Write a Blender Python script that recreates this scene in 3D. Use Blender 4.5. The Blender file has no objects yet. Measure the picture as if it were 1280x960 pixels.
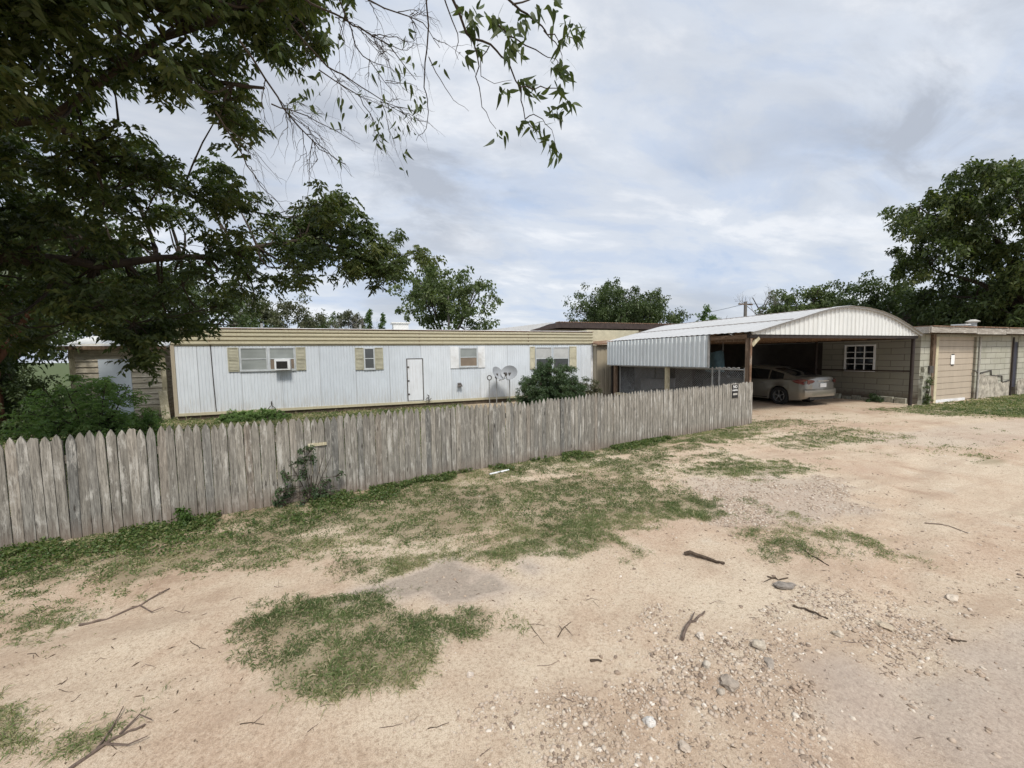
import bpy, bmesh, math, random
import numpy as np
from mathutils import Vector, Matrix, noise as mnoise
R = math.radians
random.seed(7); rng = np.random.default_rng(7)
S = bpy.context.scene
COL = S.collection

# ------------------------------------------------------------------ camera
F_PX, CX, CY = 500.0, 640.0, 480.0          # focal length and centre for a 1280 x 960 frame
PITCH, ROLL, YAW, CAM_H = math.atan(35/500), R(0.8), R(68.8), 2.0
fw = np.array([math.cos(YAW)*math.cos(PITCH), math.sin(YAW)*math.cos(PITCH), -math.sin(PITCH)])
ri0 = np.cross(fw, [0, 0, 1]); ri0 /= np.linalg.norm(ri0); up0 = np.cross(ri0, fw)
ri = ri0*math.cos(ROLL) - up0*math.sin(ROLL); up = ri0*math.sin(ROLL) + up0*math.cos(ROLL)
CAM = np.array([0, 0, CAM_H])
cd = bpy.data.cameras.new('camera'); cam = bpy.data.objects.new('camera', cd); COL.objects.link(cam)
cam.matrix_world = Matrix(((ri[0], up[0], -fw[0], 0), (ri[1], up[1], -fw[1], 0), (ri[2], up[2], -fw[2], CAM_H), (0, 0, 0, 1)))
cd.sensor_width = 36; cd.lens = 36*F_PX/1280; cd.clip_start = 0.05; cd.clip_end = 3000
S.camera = cam

# ------------------------------------------------------------------ world, sun, exposure
SUN_EL, SUN_AZ = R(54), R(-92)              # azimuth of the sun measured from +X towards +Y
sun_dir = Vector((math.cos(SUN_EL)*math.cos(SUN_AZ), math.cos(SUN_EL)*math.sin(SUN_AZ), math.sin(SUN_EL)))
W = bpy.data.worlds.new('World'); S.world = W; W.use_nodes = True
nt = W.node_tree; nt.nodes.clear()
def wn(t, **k):
    n = nt.nodes.new(t)
    for a, b in k.items(): setattr(n, a, b)
    return n
def wl(a, b): nt.links.new(a, b)
out = wn('ShaderNodeOutputWorld')
sky = wn('ShaderNodeTexSky', sky_type='NISHITA', sun_disc=False, sun_elevation=SUN_EL, sun_rotation=R(90)-SUN_AZ)
sky.air_density = 1.0; sky.dust_density = 2.0
bg1 = wn('ShaderNodeBackground'); bg1.inputs[1].default_value = 0.12; wl(sky.outputs[0], bg1.inputs[0])
tc = wn('ShaderNodeTexCoord'); sep = wn('ShaderNodeSeparateXYZ'); wl(tc.outputs['Generated'], sep.inputs[0])
def wm(op, a, b=None, c=None):
    n = wn('ShaderNodeMath', operation=op)
    for i, v in enumerate((a, b, c)):
        if v is None: continue
        if hasattr(v, 'links'): wl(v, n.inputs[i])
        else: n.inputs[i].default_value = v
    return n.outputs[0]
zz = wm('ADD', wm('MAXIMUM', sep.outputs[2], 0.0), 0.22)
cmb = wn('ShaderNodeCombineXYZ'); wl(wm('DIVIDE', sep.outputs[0], zz), cmb.inputs[0]); wl(wm('DIVIDE', sep.outputs[1], zz), cmb.inputs[1])
def wnoise(scale, det, rough, off, dist=0.0, sc=(1, 1, 1), rot=0.0):
    mp = wn('ShaderNodeMapping'); mp.inputs[1].default_value = off; mp.inputs[3].default_value = sc; mp.inputs[2].default_value = (0, 0, rot)
    wl(cmb.outputs[0], mp.inputs[0])
    n = wn('ShaderNodeTexNoise'); n.inputs['Scale'].default_value = scale; n.inputs['Detail'].default_value = det
    n.inputs['Roughness'].default_value = rough; n.inputs['Distortion'].default_value = dist
    wl(mp.outputs[0], n.inputs['Vector']); return n.outputs[0]
def wramp(v, stops):
    n = wn('ShaderNodeValToRGB'); e = n.color_ramp.elements
    e[0].position, e[0].color = stops[0][0], (*stops[0][1], 1); e[1].position, e[1].color = stops[-1][0], (*stops[-1][1], 1)
    for p, c in stops[1:-1]: x = e.new(p); x.color = (*c, 1)
    n.color_ramp.interpolation = 'EASE'; wl(v, n.inputs[0]); return n.outputs[0]
soft = wnoise(1.3, 9, 0.6, (3.1, 1.7, 0), 0.3, (1, 1.7, 1), 0.5)
base = wramp(soft, [(0.34, (0.42, 0.50, 0.64)), (0.43, (0.49, 0.55, 0.655)), (0.52, (0.56, 0.60, 0.665)), (0.64, (0.69, 0.71, 0.745))])
grey = wnoise(0.75, 5, 0.5, (8.4, 5.2, 0), 0.2, (1, 1.4, 1), 0.3)
gm0 = wramp(grey, [(0.52, (0, 0, 0)), (0.70, (1, 1, 1))])
def patch(px, py, power, amt):              # a darker cloud bank in one direction of the sky
    d_ = fw + ri*(px-CX)/F_PX - up*(py-CY)/F_PX; d_ = d_/np.linalg.norm(d_); v_ = wn('ShaderNodeVectorMath', operation='DOT_PRODUCT'); wl(tc.outputs['Generated'], v_.inputs[0]); v_.inputs[1].default_value = tuple(d_)
    return wm('MULTIPLY', wm('POWER', wm('MAXIMUM', v_.outputs['Value'], 0.0), power), amt)
pn = wramp(wnoise(2.2, 7, 0.6, (1.0, 4.0, 0), 0.5, (1, 1.6, 1), 0.4), [(0.34, (0, 0, 0)), (0.68, (1, 1, 1))])
pt_ = wm('MULTIPLY', wm('ADD', wm('ADD', patch(530, 215, 45, 1.15), patch(1180, 145, 90, 1.25)), patch(860, 60, 20, 0.3)), pn)
gmask = wm('MINIMUM', wm('ADD', wm('MULTIPLY', gm0, 0.6), pt_), 0.9)
mixg = wn('ShaderNodeMix', data_type='RGBA'); wl(gmask, mixg.inputs[0]); wl(base, mixg.inputs[6]); mixg.inputs[7].default_value = (0.37, 0.40, 0.455, 1)
# thin cloud glows round the hidden sun (behind the camera)
vd = wn('ShaderNodeVectorMath', operation='DOT_PRODUCT'); wl(tc.outputs['Generated'], vd.inputs[0]); vd.inputs[1].default_value = sun_dir
glow = wm('POWER', wm('MAXIMUM', vd.outputs['Value'], 0.0), 6.0)
gain = wm('MULTIPLY_ADD', glow, 1.4, 0.97)
bg2 = wn('ShaderNodeBackground'); wl(mixg.outputs[2], bg2.inputs[0]); wl(gain, bg2.inputs[1])
mx = wn('ShaderNodeMixShader'); mx.inputs[0].default_value = 0.93
wl(bg1.outputs[0], mx.inputs[1]); wl(bg2.outputs[0], mx.inputs[2]); wl(mx.outputs[0], out.inputs[0])

sl = bpy.data.lights.new('sun', 'SUN'); sl.energy = 2.4; sl.angle = R(11); sl.color = (1, 0.95, 0.87)
so = bpy.data.objects.new('sun', sl); COL.objects.link(so); so.rotation_euler = sun_dir.to_track_quat('Z', 'Y').to_euler()
S.view_settings.view_transform = 'Standard'; S.view_settings.look = 'None'
S.view_settings.exposure = 0.44; S.view_settings.gamma = 1.0; S.view_settings.use_curve_mapping = False
S.cycles.max_bounces = 6; S.cycles.transparent_max_bounces = 8

# ------------------------------------------------------------------ helpers
def ray(x, y): d = fw + ri*(x-CX)/F_PX - up*(y-CY)/F_PX; return d
def G(x, y, z=0.0): d = ray(x, y); return CAM + (z-CAM_H)/d[2]*d
def at(x, y, dist): d = ray(x, y); return CAM + d/np.linalg.norm(d)*dist

def tag(o, label=None, cat=None, group=None, kind=None):
    if label: o['label'] = label
    if cat: o['category'] = cat
    if group: o['group'] = group
    if kind: o['kind'] = kind
    return o
def empty(name, loc=(0, 0, 0), rz=0.0, label=None, cat=None, group=None):
    o = bpy.data.objects.new(name, None); COL.objects.link(o); o.location = loc; o.rotation_euler = (0, 0, rz)
    o.empty_display_size = 0.2
    return tag(o, label, cat, group)
def link_mesh(name, me, mat, parent=None, smooth=False):
    if mat: me.materials.append(mat)
    if smooth: me.shade_smooth()
    o = bpy.data.objects.new(name, me); COL.objects.link(o)
    if parent: o.parent = parent
    return o
def mesh_np(name, V, Fq, mat, parent=None, smooth=False, attrs=None):
    me = bpy.data.meshes.new(name); V = np.asarray(V, np.float32); Fq = np.asarray(Fq, np.int32); k = Fq.shape[1]
    me.vertices.add(len(V)); me.vertices.foreach_set('co', V.ravel())
    me.loops.add(Fq.size); me.loops.foreach_set('vertex_index', Fq.ravel())
    me.polygons.add(len(Fq)); me.polygons.foreach_set('loop_start', np.arange(0, Fq.size, k, dtype=np.int32))
    me.update(calc_edges=True)
    for an, av in (attrs or {}).items():
        a = me.attributes.new(an, 'FLOAT', 'POINT'); a.data.foreach_set('value', np.asarray(av, np.float32))
    return link_mesh(name, me, mat, parent, smooth)
class MB:
    def __init__(s): s.v = []; s.f = []
    def add(s, vs, fs):
        n = len(s.v); s.v += [tuple(map(float, p)) for p in vs]; s.f += [tuple(i+n for i in f) for f in fs]; return s
    def box(s, x0, x1, y0, y1, z0, z1):
        return s.add([(x0,y0,z0),(x1,y0,z0),(x1,y1,z0),(x0,y1,z0),(x0,y0,z1),(x1,y0,z1),(x1,y1,z1),(x0,y1,z1)],
                     [(0,3,2,1),(4,5,6,7),(0,1,5,4),(1,2,6,5),(2,3,7,6),(3,0,4,7)])
    def bar(s, a, b, w, h):                    # rectangular bar from a to b
        a, b = Vector(a), Vector(b); d = (b-a).normalized()
        u = d.cross(Vector((0, 0, 1))); u = Vector((1, 0, 0)) if u.length < 1e-4 else u.normalized(); t = u.cross(d)
        c = [(-1,-1),(1,-1),(1,1),(-1,1)]
        vs = [p + u*i*w/2 + t*j*h/2 for p in (a, b) for i, j in c]
        return s.add(vs, [(0,1,2,3),(7,6,5,4),(0,4,5,1),(1,5,6,2),(2,6,7,3),(3,7,4,0)])
    def tube(s, pts, rad, n=6, cap=True):
        pts = [Vector(p) for p in pts]; m = len(pts)
        if not hasattr(rad, '__len__'): rad = [rad]*m
        vs = []; fs = []; pu = None
        for i, p in enumerate(pts):
            d = (pts[min(i+1, m-1)]-pts[max(i-1, 0)])
            d = d.normalized() if d.length > 1e-9 else Vector((0, 0, 1))
            u = pu - d*pu.dot(d) if pu is not None else d.orthogonal()
            if u.length < 1e-5: u = d.orthogonal()
            u.normalize(); pu = u; w = d.cross(u)
            for k in range(n):
                a = 2*math.pi*k/n; vs.append(p + (u*math.cos(a)+w*math.sin(a))*rad[i])
        for i in range(m-1):
            for k in range(n):
                fs.append((i*n+k, i*n+(k+1) % n, (i+1)*n+(k+1) % n, (i+1)*n+k))
        if cap: fs += [tuple(range(n-1, -1, -1)), tuple((m-1)*n+k for k in range(n))]
        return s.add(vs, fs)
    def prism(s, pts2, y0, y1, plane='xz'):    # polygon extruded along the missing axis
        m = len(pts2)
        mk = {'xz': lambda p, t: (p[0], t, p[1]), 'yz': lambda p, t: (t, p[0], p[1]), 'xy': lambda p, t: (p[0], p[1], t)}[plane]
        vs = [mk(p, y0) for p in pts2]+[mk(p, y1) for p in pts2]
        return s.add(vs, [tuple(range(m)), tuple(range(2*m-1, m-1, -1))]+[((i+1) % m, i, i+m, (i+1) % m+m) for i in range(m)])
    def sheet(s, prof, mk, t0, t1, closed=False):   # profile swept between t0 and t1
        m = len(prof); vs = [mk(p, t0) for p in prof]+[mk(p, t1) for p in prof]
        return s.add(vs, [(i, i+1, i+1+m, i+m) for i in range(m-1)])
    def build(s, name, mat, parent=None, smooth=False, bevel=0.0, recalc=True):
        me = bpy.data.meshes.new(name); me.from_pydata(s.v, [], s.f); me.update()
        if recalc or bevel:
            bm = bmesh.new(); bm.from_mesh(me)
            bmesh.ops.recalc_face_normals(bm, faces=bm.faces)
            if bevel:
                bmesh.ops.bevel(bm, geom=[e for e in bm.edges if len(e.link_faces) == 2 and e.calc_face_angle(0) > 0.5], offset=bevel, segments=2, affect='EDGES', profile=0.6)
            bm.to_mesh(me); bm.free()
        o = link_mesh(name, me, mat, parent)
        if smooth:
            me.shade_smooth()
            try: me.set_sharp_from_angle(angle=R(40))
            except Exception: pass
        return o

# ---- materials
class Mt:
    def __init__(s, name, rough=0.8, metal=0.0, spec=0.3):
        s.m = bpy.data.materials.new(name); s.m.use_nodes = True; s.t = s.m.node_tree; s.n = s.t.nodes
        s.b = s.n['Principled BSDF']; s.b.inputs['Roughness'].default_value = rough; s.b.inputs['Metallic'].default_value = metal
        s.b.inputs['Specular IOR Level'].default_value = spec
        s.tc = s.n.new('ShaderNodeTexCoord')
    def l(s, a, b): s.t.links.new(a, b)
    def node(s, t, **k):
        n = s.n.new(t)
        for a, b in k.items(): setattr(n, a, b)
        return n
    def coord(s, scale=(1, 1, 1), src='Object', rnd=False, rot=(0, 0, 0)):
        mp = s.node('ShaderNodeMapping'); mp.inputs[3].default_value = scale; mp.inputs[2].default_value = rot
        s.l(s.tc.outputs[src], mp.inputs[0])
        if rnd:
            oi = s.node('ShaderNodeObjectInfo'); vm = s.node('ShaderNodeVectorMath', operation='SCALE'); vm.inputs[3].default_value = 37.0
            c = s.node('ShaderNodeCombineXYZ'); s.l(oi.outputs['Random'], c.inputs[0]); s.l(oi.outputs['Random'], c.inputs[2]); s.l(c.outputs[0], vm.inputs[0]); s.l(vm.outputs[0], mp.inputs[1])
        return mp.outputs[0]
    def noise(s, scale, det=5, rough=0.6, vec=None, dist=0.0):
        n = s.node('ShaderNodeTexNoise'); n.inputs['Scale'].default_value = scale; n.inputs['Detail'].default_value = det
        n.inputs['Roughness'].default_value = rough; n.inputs['Distortion'].default_value = dist
        s.l(vec if vec is not None else s.tc.outputs['Object'], n.inputs['Vector']); return n.outputs[0]
    def voro(s, scale, vec=None, feat='F1', out='Distance', rnd=1.0):
        n = s.node('ShaderNodeTexVoronoi', feature=feat); n.inputs['Scale'].default_value = scale; n.inputs['Randomness'].default_value = rnd
        s.l(vec if vec is not None else s.tc.outputs['Object'], n.inputs['Vector']); return n.outputs[out]
    def ramp(s, v, stops):
        n = s.node('ShaderNodeValToRGB'); e = n.color_ramp.elements
        f = lambda c: (c, c, c, 1) if not hasattr(c, '__len__') else (*c, 1)
        e[0].position, e[0].color = stops[0][0], f(stops[0][1]); e[1].position, e[1].color = stops[-1][0], f(stops[-1][1])
        for p, c in stops[1:-1]: x = e.new(p); x.color = f(c)
        s.l(v, n.inputs[0]); return n.outputs[0]
    def mix(s, f, a, b, bt='MIX'):
        n = s.node('ShaderNodeMix', data_type='RGBA', blend_type=bt)
        for i, v in ((0, f), (6, a), (7, b)):
            if hasattr(v, 'links'): s.l(v, n.inputs[i])
            elif i == 0: n.inputs[0].default_value = v
            else: n.inputs[i].default_value = (*v, 1) if hasattr(v, '__len__') else (v, v, v, 1)
        return n.outputs[2]
    def math(s, op, a, b=0.0):
        n = s.node('ShaderNodeMath', operation=op)
        for i, v in ((0, a), (1, b)):
            if hasattr(v, 'links'): s.l(v, n.inputs[i])
            else: n.inputs[i].default_value = v
        return n.outputs[0]
    def attr(s, name):
        n = s.node('ShaderNodeAttribute'); n.attribute_name = name; return n.outputs['Fac']
    def col(s, c):
        if hasattr(c, 'links'): s.l(c, s.b.inputs['Base Color'])
        else: s.b.inputs['Base Color'].default_value = (*c, 1)
        return s
    def bump(s, h, strength=0.3, dist=0.01):
        n = s.node('ShaderNodeBump'); n.inputs['Strength'].default_value = strength; n.inputs['Distance'].default_value = dist
        s.l(h, n.inputs['Height']); s.l(n.outputs[0], s.b.inputs['Normal']); return s
def simple(name, c, rough=0.8, metal=0.0, var=0.25, scale=6.0, bump=0.0, spec=0.3, dirt=None):
    m = Mt(name, rough, metal, spec); n = m.noise(scale, 6, 0.65)
    lo = tuple(x*(1-var) for x in c); hi = tuple(min(1, x*(1+var*0.6)) for x in c)
    c1 = m.ramp(n, [(0.3, lo), (0.7, hi)])
    if dirt:
        n2 = m.noise(scale*0.37, 8, 0.7); c1 = m.mix(m.ramp(n2, [(0.52, 0.0), (0.72, 0.7)]), c1, dirt)
    m.col(c1)
    if bump: m.bump(m.noise(scale*6, 4, 0.6), bump, 0.01)
    return m.m

# weathered picket / board wood (grain runs along Z)
def wood(name, dark, mid, light, foot=None, rnd=True, axis='z'):
    m = Mt(name, 0.9, 0, 0.15)
    sc = {'z': (14, 14, 0.9), 'x': (0.9, 14, 14), 'y': (14, 0.9, 14)}[axis]
    v = m.coord(sc, rnd=rnd); g = m.noise(3.0, 8, 0.72, v, 0.6); g2 = m.noise(11.0, 4, 0.7, v, 0.2)
    c = m.ramp(g, [(0.28, dark), (0.47, mid), (0.68, light)])
    c = m.mix(m.ramp(g2, [(0.35, 0.55), (0.5, 0.0)]), c, tuple(x*0.45 for x in dark))
    if rnd:
        oi = m.node('ShaderNodeObjectInfo')
        c = m.mix(1.0, c, m.ramp(oi.outputs['Random'], [(0.0, (0.66, 0.68, 0.70)), (0.3, (1.05, 1.03, 1.0)), (0.55, (0.80, 0.78, 0.75)), (0.8, (1.25, 1.22, 1.17)), (1.0, (0.92, 0.84, 0.78))]), 'MULTIPLY')
    # knots
    vk = m.coord({'z': (9, 9, 2.2), 'x': (2.2, 9, 9), 'y': (9, 2.2, 9)}[axis], rnd=rnd); k = m.voro(1.0, vk)
    c = m.mix(m.ramp(k, [(0.05, 0.95), (0.13, 0.0)]), c, (0.035, 0.028, 0.022))
    # pale silvered patches
    pt = m.noise(1.4, 6, 0.75, m.coord({'z': (7, 7, 1.6), 'x': (1.6, 7, 7), 'y': (7, 1.6, 7)}[axis], rnd=rnd))
    c = m.mix(m.ramp(pt, [(0.53, 0.0), (0.64, 0.8)]), c, tuple(min(1, x*1.25) for x in light))
    if foot:
        sp = m.node('ShaderNodeSeparateXYZ'); m.l(m.tc.outputs['Object'], sp.inputs[0])
        ft = m.math('ADD', sp.outputs[2], m.math('MULTIPLY', g, 0.3)); c = m.mix(m.ramp(ft, [(0.18, 0.65), (0.42, 0.0)]), c, foot)
    m.col(c); m.bump(m.mix(0.5, g, g2), 0.6, 0.006); return m.m
M = {}
M['picket'] = wood('weathered_picket_wood', (0.080, 0.076, 0.070), (0.215, 0.202, 0.178), (0.38, 0.362, 0.325), foot=(0.18, 0.135, 0.105))
M['rail_wood'] = wood('old_rail_wood', (0.10, 0.09, 0.075), (0.19, 0.17, 0.14), (0.28, 0.25, 0.21), rnd=False, axis='x')
M['shed_wood'] = wood('shed_board_wood', (0.34, 0.29, 0.21), (0.50, 0.45, 0.35), (0.64, 0.59, 0.49), rnd=False, axis='x')
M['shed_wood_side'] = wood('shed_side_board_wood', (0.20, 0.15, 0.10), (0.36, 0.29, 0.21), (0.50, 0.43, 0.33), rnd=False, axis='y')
M['brown_wood'] = wood('brown_timber', (0.07, 0.045, 0.03), (0.14, 0.095, 0.065), (0.24, 0.175, 0.125), rnd=False, axis='z')
M['brown_beam'] = wood('brown_beam_timber', (0.08, 0.05, 0.032), (0.15, 0.095, 0.06), (0.24, 0.165, 0.11), rnd=False, axis='y')
M['plank'] = wood('pale_plank', (0.28, 0.24, 0.15), (0.42, 0.37, 0.25), (0.55, 0.50, 0.37), rnd=False)
M['fascia'] = wood('greying_fascia_board', (0.17, 0.145, 0.12), (0.30, 0.27, 0.23), (0.44, 0.41, 0.36), rnd=False, axis='x')

def metal_siding(name, c, stain, sc=(1.2, 1.2, 0.5), rough=0.45, amt=0.5, panels=False):
    m = Mt(name, rough, 0.0, 0.5); v = m.coord(sc)
    n = m.noise(2.0, 7, 0.65, v, 0.4); streak = m.noise(3.0, 6, 0.7, m.coord((6, 6, 0.35)), 0.2)
    c1 = m.ramp(n, [(0.3, tuple(x*0.88 for x in c)), (0.65, c)])
    c1 = m.mix(m.ramp(streak, [(0.50, 0.0), (0.75, amt)]), c1, stain)
    if panels:
        sp = m.node('ShaderNodeSeparateXYZ'); m.l(m.tc.outputs['Object'], sp.inputs[0]); fl = m.math('FLOOR', m.math('MULTIPLY', sp.outputs[0], 0.82)); wn_ = m.node('ShaderNodeTexWhiteNoise', noise_dimensions='1D'); m.l(fl, wn_.inputs['W'])
        c1 = m.mix(1.0, c1, m.ramp(wn_.outputs['Value'], [(0.0, (0.90, 0.915, 0.93)), (0.5, (1.0, 1.0, 1.0)), (1.0, (1.08, 1.07, 1.06))]), 'MULTIPLY')
        fr = m.math('FRACT', m.math('MULTIPLY', sp.outputs[0], 0.82)); c1 = m.mix(m.ramp(fr, [(0.0, 0.6), (0.012, 0.6), (0.02, 0.0)]), c1, (0.22, 0.22, 0.22))
        rs = m.noise(4.0, 7, 0.75, m.coord((9, 9, 0.5)), 0.3); zg = m.math('ADD', m.math('MULTIPLY', sp.outputs[2], -0.25), rs); c1 = m.mix(m.ramp(zg, [(0.34, 0.0), (0.60, 0.6)]), c1, (0.37, 0.32, 0.25))
    m.col(c1); m.l(m.ramp(n, [(0.3, rough+0.2), (0.7, rough)]), m.b.inputs['Roughness'])
    m.bump(m.noise(1.7, 4, 0.5), 0.5, 0.02); return m.m
M['siding'] = metal_siding('pale_blue_metal_siding', (0.60, 0.635, 0.665), (0.42, 0.44, 0.45), amt=0.55, panels=True)
M['band'] = metal_siding('straw_yellow_metal_band', (0.45, 0.41, 0.285), (0.24, 0.18, 0.11), sc=(0.5, 1, 2), amt=0.45)
M['shutter'] = simple('khaki_shutter', (0.37, 0.35, 0.255), 0.6, var=0.2, scale=5)
M['shutter_pale'] = simple('faded_khaki_shutter', (0.50, 0.46, 0.33), 0.6, var=0.2, scale=5)
M['white'] = simple('white_paint', (0.68, 0.69, 0.69), 0.45, var=0.12, scale=4, dirt=(0.42, 0.40, 0.36))
M['white_metal'] = metal_siding('white_corrugated_metal', (0.66, 0.665, 0.64), (0.45, 0.43, 0.38), amt=0.5)
M['galv'] = metal_siding('galvanised_corrugated_metal', (0.70, 0.735, 0.74), (0.50, 0.51, 0.50), amt=0.45)
M['roof_metal'] = metal_siding('dull_white_roof_metal', (0.46, 0.46, 0.45), (0.28, 0.25, 0.22), sc=(0.6, 0.6, 0.6), amt=0.7)
M['trailer_roof'] = simple('white_coated_roof', (0.62, 0.62, 0.60), 0.7, var=0.15, scale=2, dirt=(0.3, 0.26, 0.2))
M['rust'] = simple('rusty_edge_metal', (0.20, 0.12, 0.075), 0.85, var=0.5, scale=9, dirt=(0.42, 0.38, 0.32))
M['brown_roof'] = simple('dark_brown_metal_roof', (0.055, 0.04, 0.035), 0.6, var=0.4, scale=4)
M['dark_steel'] = simple('dark_brown_painted_steel', (0.035, 0.026, 0.022), 0.55, var=0.4, scale=8)
M['steel'] = simple('galvanised_pipe', (0.36, 0.36, 0.35), 0.5, 0.6, var=0.25, scale=9)
M['tan_panel'] = metal_siding('tan_metal_panel', (0.37, 0.32, 0.235), (0.25, 0.21, 0.15), amt=0.4)
M['dark_skirt'] = simple('dark_stained_skirting', (0.11, 0.085, 0.06), 0.9, var=0.5, scale=6)
M['grey_panel'] = simple('grey_wall_panel', (0.20, 0.20, 0.20), 0.8, var=0.3, scale=3)
M['black'] = simple('black_plastic', (0.018, 0.018, 0.018), 0.5, var=0.3)
M['dark_void'] = simple('shade_dark_wall', (0.04, 0.034, 0.028), 0.95, var=0.4, scale=2)  # near-black base colour carries the gloom inside the carport
M['alu'] = simple('dull_aluminium_frame', (0.50, 0.52, 0.52), 0.5, 0.2, var=0.2)
M['chrome'] = simple('chrome', (0.6, 0.6, 0.6), 0.18, 1.0, var=0.05)
M['teal'] = simple('teal_tarp_cloth', (0.07, 0.12, 0.14), 0.7, var=0.4, scale=7)
M['dish'] = simple('grey_dish_paint', (0.30, 0.31, 0.32), 0.45, var=0.1, scale=5)
M['tin_dark'] = simple('dark_tin', (0.10, 0.09, 0.08), 0.6, 0.3, var=0.4)
M['plastic_dark'] = simple('navy_painted_panel', (0.035, 0.035, 0.05), 0.5, var=0.3, scale=4)
M['paper'] = simple('white_paper', (0.8, 0.79, 0.76), 0.9, var=0.05)
def glass(name, c, rough=0.12):
    m = Mt(name, rough, 0.0, 0.6); n = m.noise(3, 3, 0.5); m.col(m.ramp(n, [(0.35, tuple(x*0.8 for x in c)), (0.65, c)])); return m.m
M['glass_blind'] = None
def blind_glass():
    m = Mt('window_glass_over_grey_blinds', 0.1, 0, 0.6)
    w = m.node('ShaderNodeTexWave', bands_direction='Z'); w.inputs['Scale'].default_value = 7.0; w.inputs['Distortion'].default_value = 0.3; m.l(m.tc.outputs['Object'], w.inputs[0])
    c = m.ramp(w.outputs[0], [(0.1, (0.20, 0.215, 0.205)), (0.5, (0.30, 0.32, 0.30))]); n = m.noise(1.3, 4, 0.6)
    m.col(m.mix(m.ramp(n, [(0.4, 0.0), (0.7, 0.5)]), c, (0.13, 0.14, 0.135))); return m.m
M['glass_blind'] = blind_glass()
M['glass_pale'] = glass('window_glass_over_pale_shade', (0.48, 0.48, 0.46))
M['glass_dark'] = glass('dark_window_glass', (0.07, 0.075, 0.075))
M['glass_brown'] = glass('window_glass_over_brown_curtain', (0.22, 0.17, 0.125))
M['mesh_dark'] = simple('grimy_air_grille', (0.05, 0.045, 0.04), 0.8, var=0.4, scale=30)
M['car_glass'] = glass('car_glass', (0.012, 0.014, 0.015), 0.05)
def carpaint():
    m = Mt('silver_beige_car_paint', 0.28, 0.6, 0.5); m.col((0.40, 0.37, 0.32)); m.b.inputs['Coat Weight'].default_value = 0.6; m.b.inputs['Coat Roughness'].default_value = 0.08
    n = m.noise(500, 2, 0.5); m.col(m.ramp(n, [(0.3, (0.23, 0.215, 0.185)), (0.7, (0.28, 0.262, 0.225))])); return m.m
M['paint'] = carpaint()
M['tyre'] = simple('tyre_rubber', (0.02, 0.02, 0.02), 0.85, var=0.3)
M['rim'] = simple('alloy_rim', (0.45, 0.45, 0.45), 0.3, 0.8, var=0.1)
def lens(name, c):
    m = Mt(name, 0.12, 0, 0.6); v = m.voro(60); m.col(m.ramp(v, [(0.1, c), (0.6, tuple(x*0.6 for x in c))])); m.b.inputs['Coat Weight'].default_value = 0.5; return m.m
M['taillight'] = lens('red_taillight_lens', (0.14, 0.008, 0.010)); M['clear_lens'] = lens('clear_lamp_lens', (0.5, 0.5, 0.5))

def block_wall(name, axis, k=1.0):                # courses of long blocks, thin mortar lines, stains; axis = wall run, k = shade put into the colour
    m = Mt(name, 0.9, 0, 0.2)
    sp = m.node('ShaderNodeSeparateXYZ'); m.l(m.tc.outputs['Object'], sp.inputs[0]); cb = m.node('ShaderNodeCombineXYZ')
    m.l(sp.outputs[0 if axis == 'x' else 1], cb.inputs[0]); m.l(sp.outputs[2], cb.inputs[1])
    wob = m.noise(1.5, 3, 0.5); va = m.node('ShaderNodeVectorMath', operation='MULTIPLY_ADD'); 
    cw = m.node('ShaderNodeCombineXYZ'); m.l(wob, cw.inputs[0]); m.l(wob, cw.inputs[1]); m.l(cw.outputs[0], va.inputs[0]); va.inputs[1].default_value = (0.03, 0.03, 0); m.l(cb.outputs[0], va.inputs[2])
    b = m.node('ShaderNodeTexBrick'); m.l(va.outputs[0], b.inputs['Vector']); b.inputs['Scale'].default_value = 1.0
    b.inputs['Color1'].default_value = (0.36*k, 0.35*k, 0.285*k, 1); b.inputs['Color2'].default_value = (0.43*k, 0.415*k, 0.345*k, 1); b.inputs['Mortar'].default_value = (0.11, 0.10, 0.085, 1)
    b.inputs['Mortar Size'].default_value = 0.012; b.inputs['Mortar Smooth'].default_value = 0.4; b.inputs['Brick Width'].default_value = 0.82; b.inputs['Row Height'].default_value = 0.235; b.inputs['Bias'].default_value = 0.0
    n = m.noise(1.1, 8, 0.7); n2 = m.noise(9, 6, 0.7)
    c = m.mix(m.ramp(n, [(0.45, 0.0), (0.7, 0.55)]), b.outputs['Color'], (0.24, 0.235, 0.17)); c = m.mix(m.ramp(n2, [(0.55, 0.0), (0.75, 0.45)]), c, (0.20, 0.17, 0.13))
    zr = m.math('ADD', sp.outputs[2], m.math('MULTIPLY', n2, -0.5)); c = m.mix(m.ramp(zr, [(0.0, 0.7), (0.22, 0.0)]), c, (0.10, 0.075, 0.055))
    m.col(c); h = m.mix(0.25, b.outputs['Fac'], n2); hm = m.math('SUBTRACT', 1.0, h); m.bump(hm, 0.6, 0.012); return m.m
M['block_x'] = block_wall('painted_block_wall_front', 'x'); M['block_y'] = block_wall('painted_block_wall_side_shaded', 'y', 0.55)  # side copy darkened in colour for the shade under the carport
M['door_pink'] = metal_siding('faded_pinkish_beige_door', (0.45, 0.375, 0.285), (0.34, 0.27, 0.21), sc=(2, 2, 0.5), amt=0.5)
M['rubble'] = simple('exposed_rubble_plaster', (0.42, 0.38, 0.31), 0.95, var=0.6, scale=6, bump=1.0, dirt=(0.14, 0.12, 0.09))
M['rubble2'] = simple('crumbling_pier_plaster', (0.36, 0.35, 0.28), 0.95, var=0.5, scale=10, bump=0.8, dirt=(0.13, 0.12, 0.08))
M['yellow_trim'] = simple('cream_yellow_trim', (0.52, 0.46, 0.31), 0.7, var=0.2, scale=5)
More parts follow.
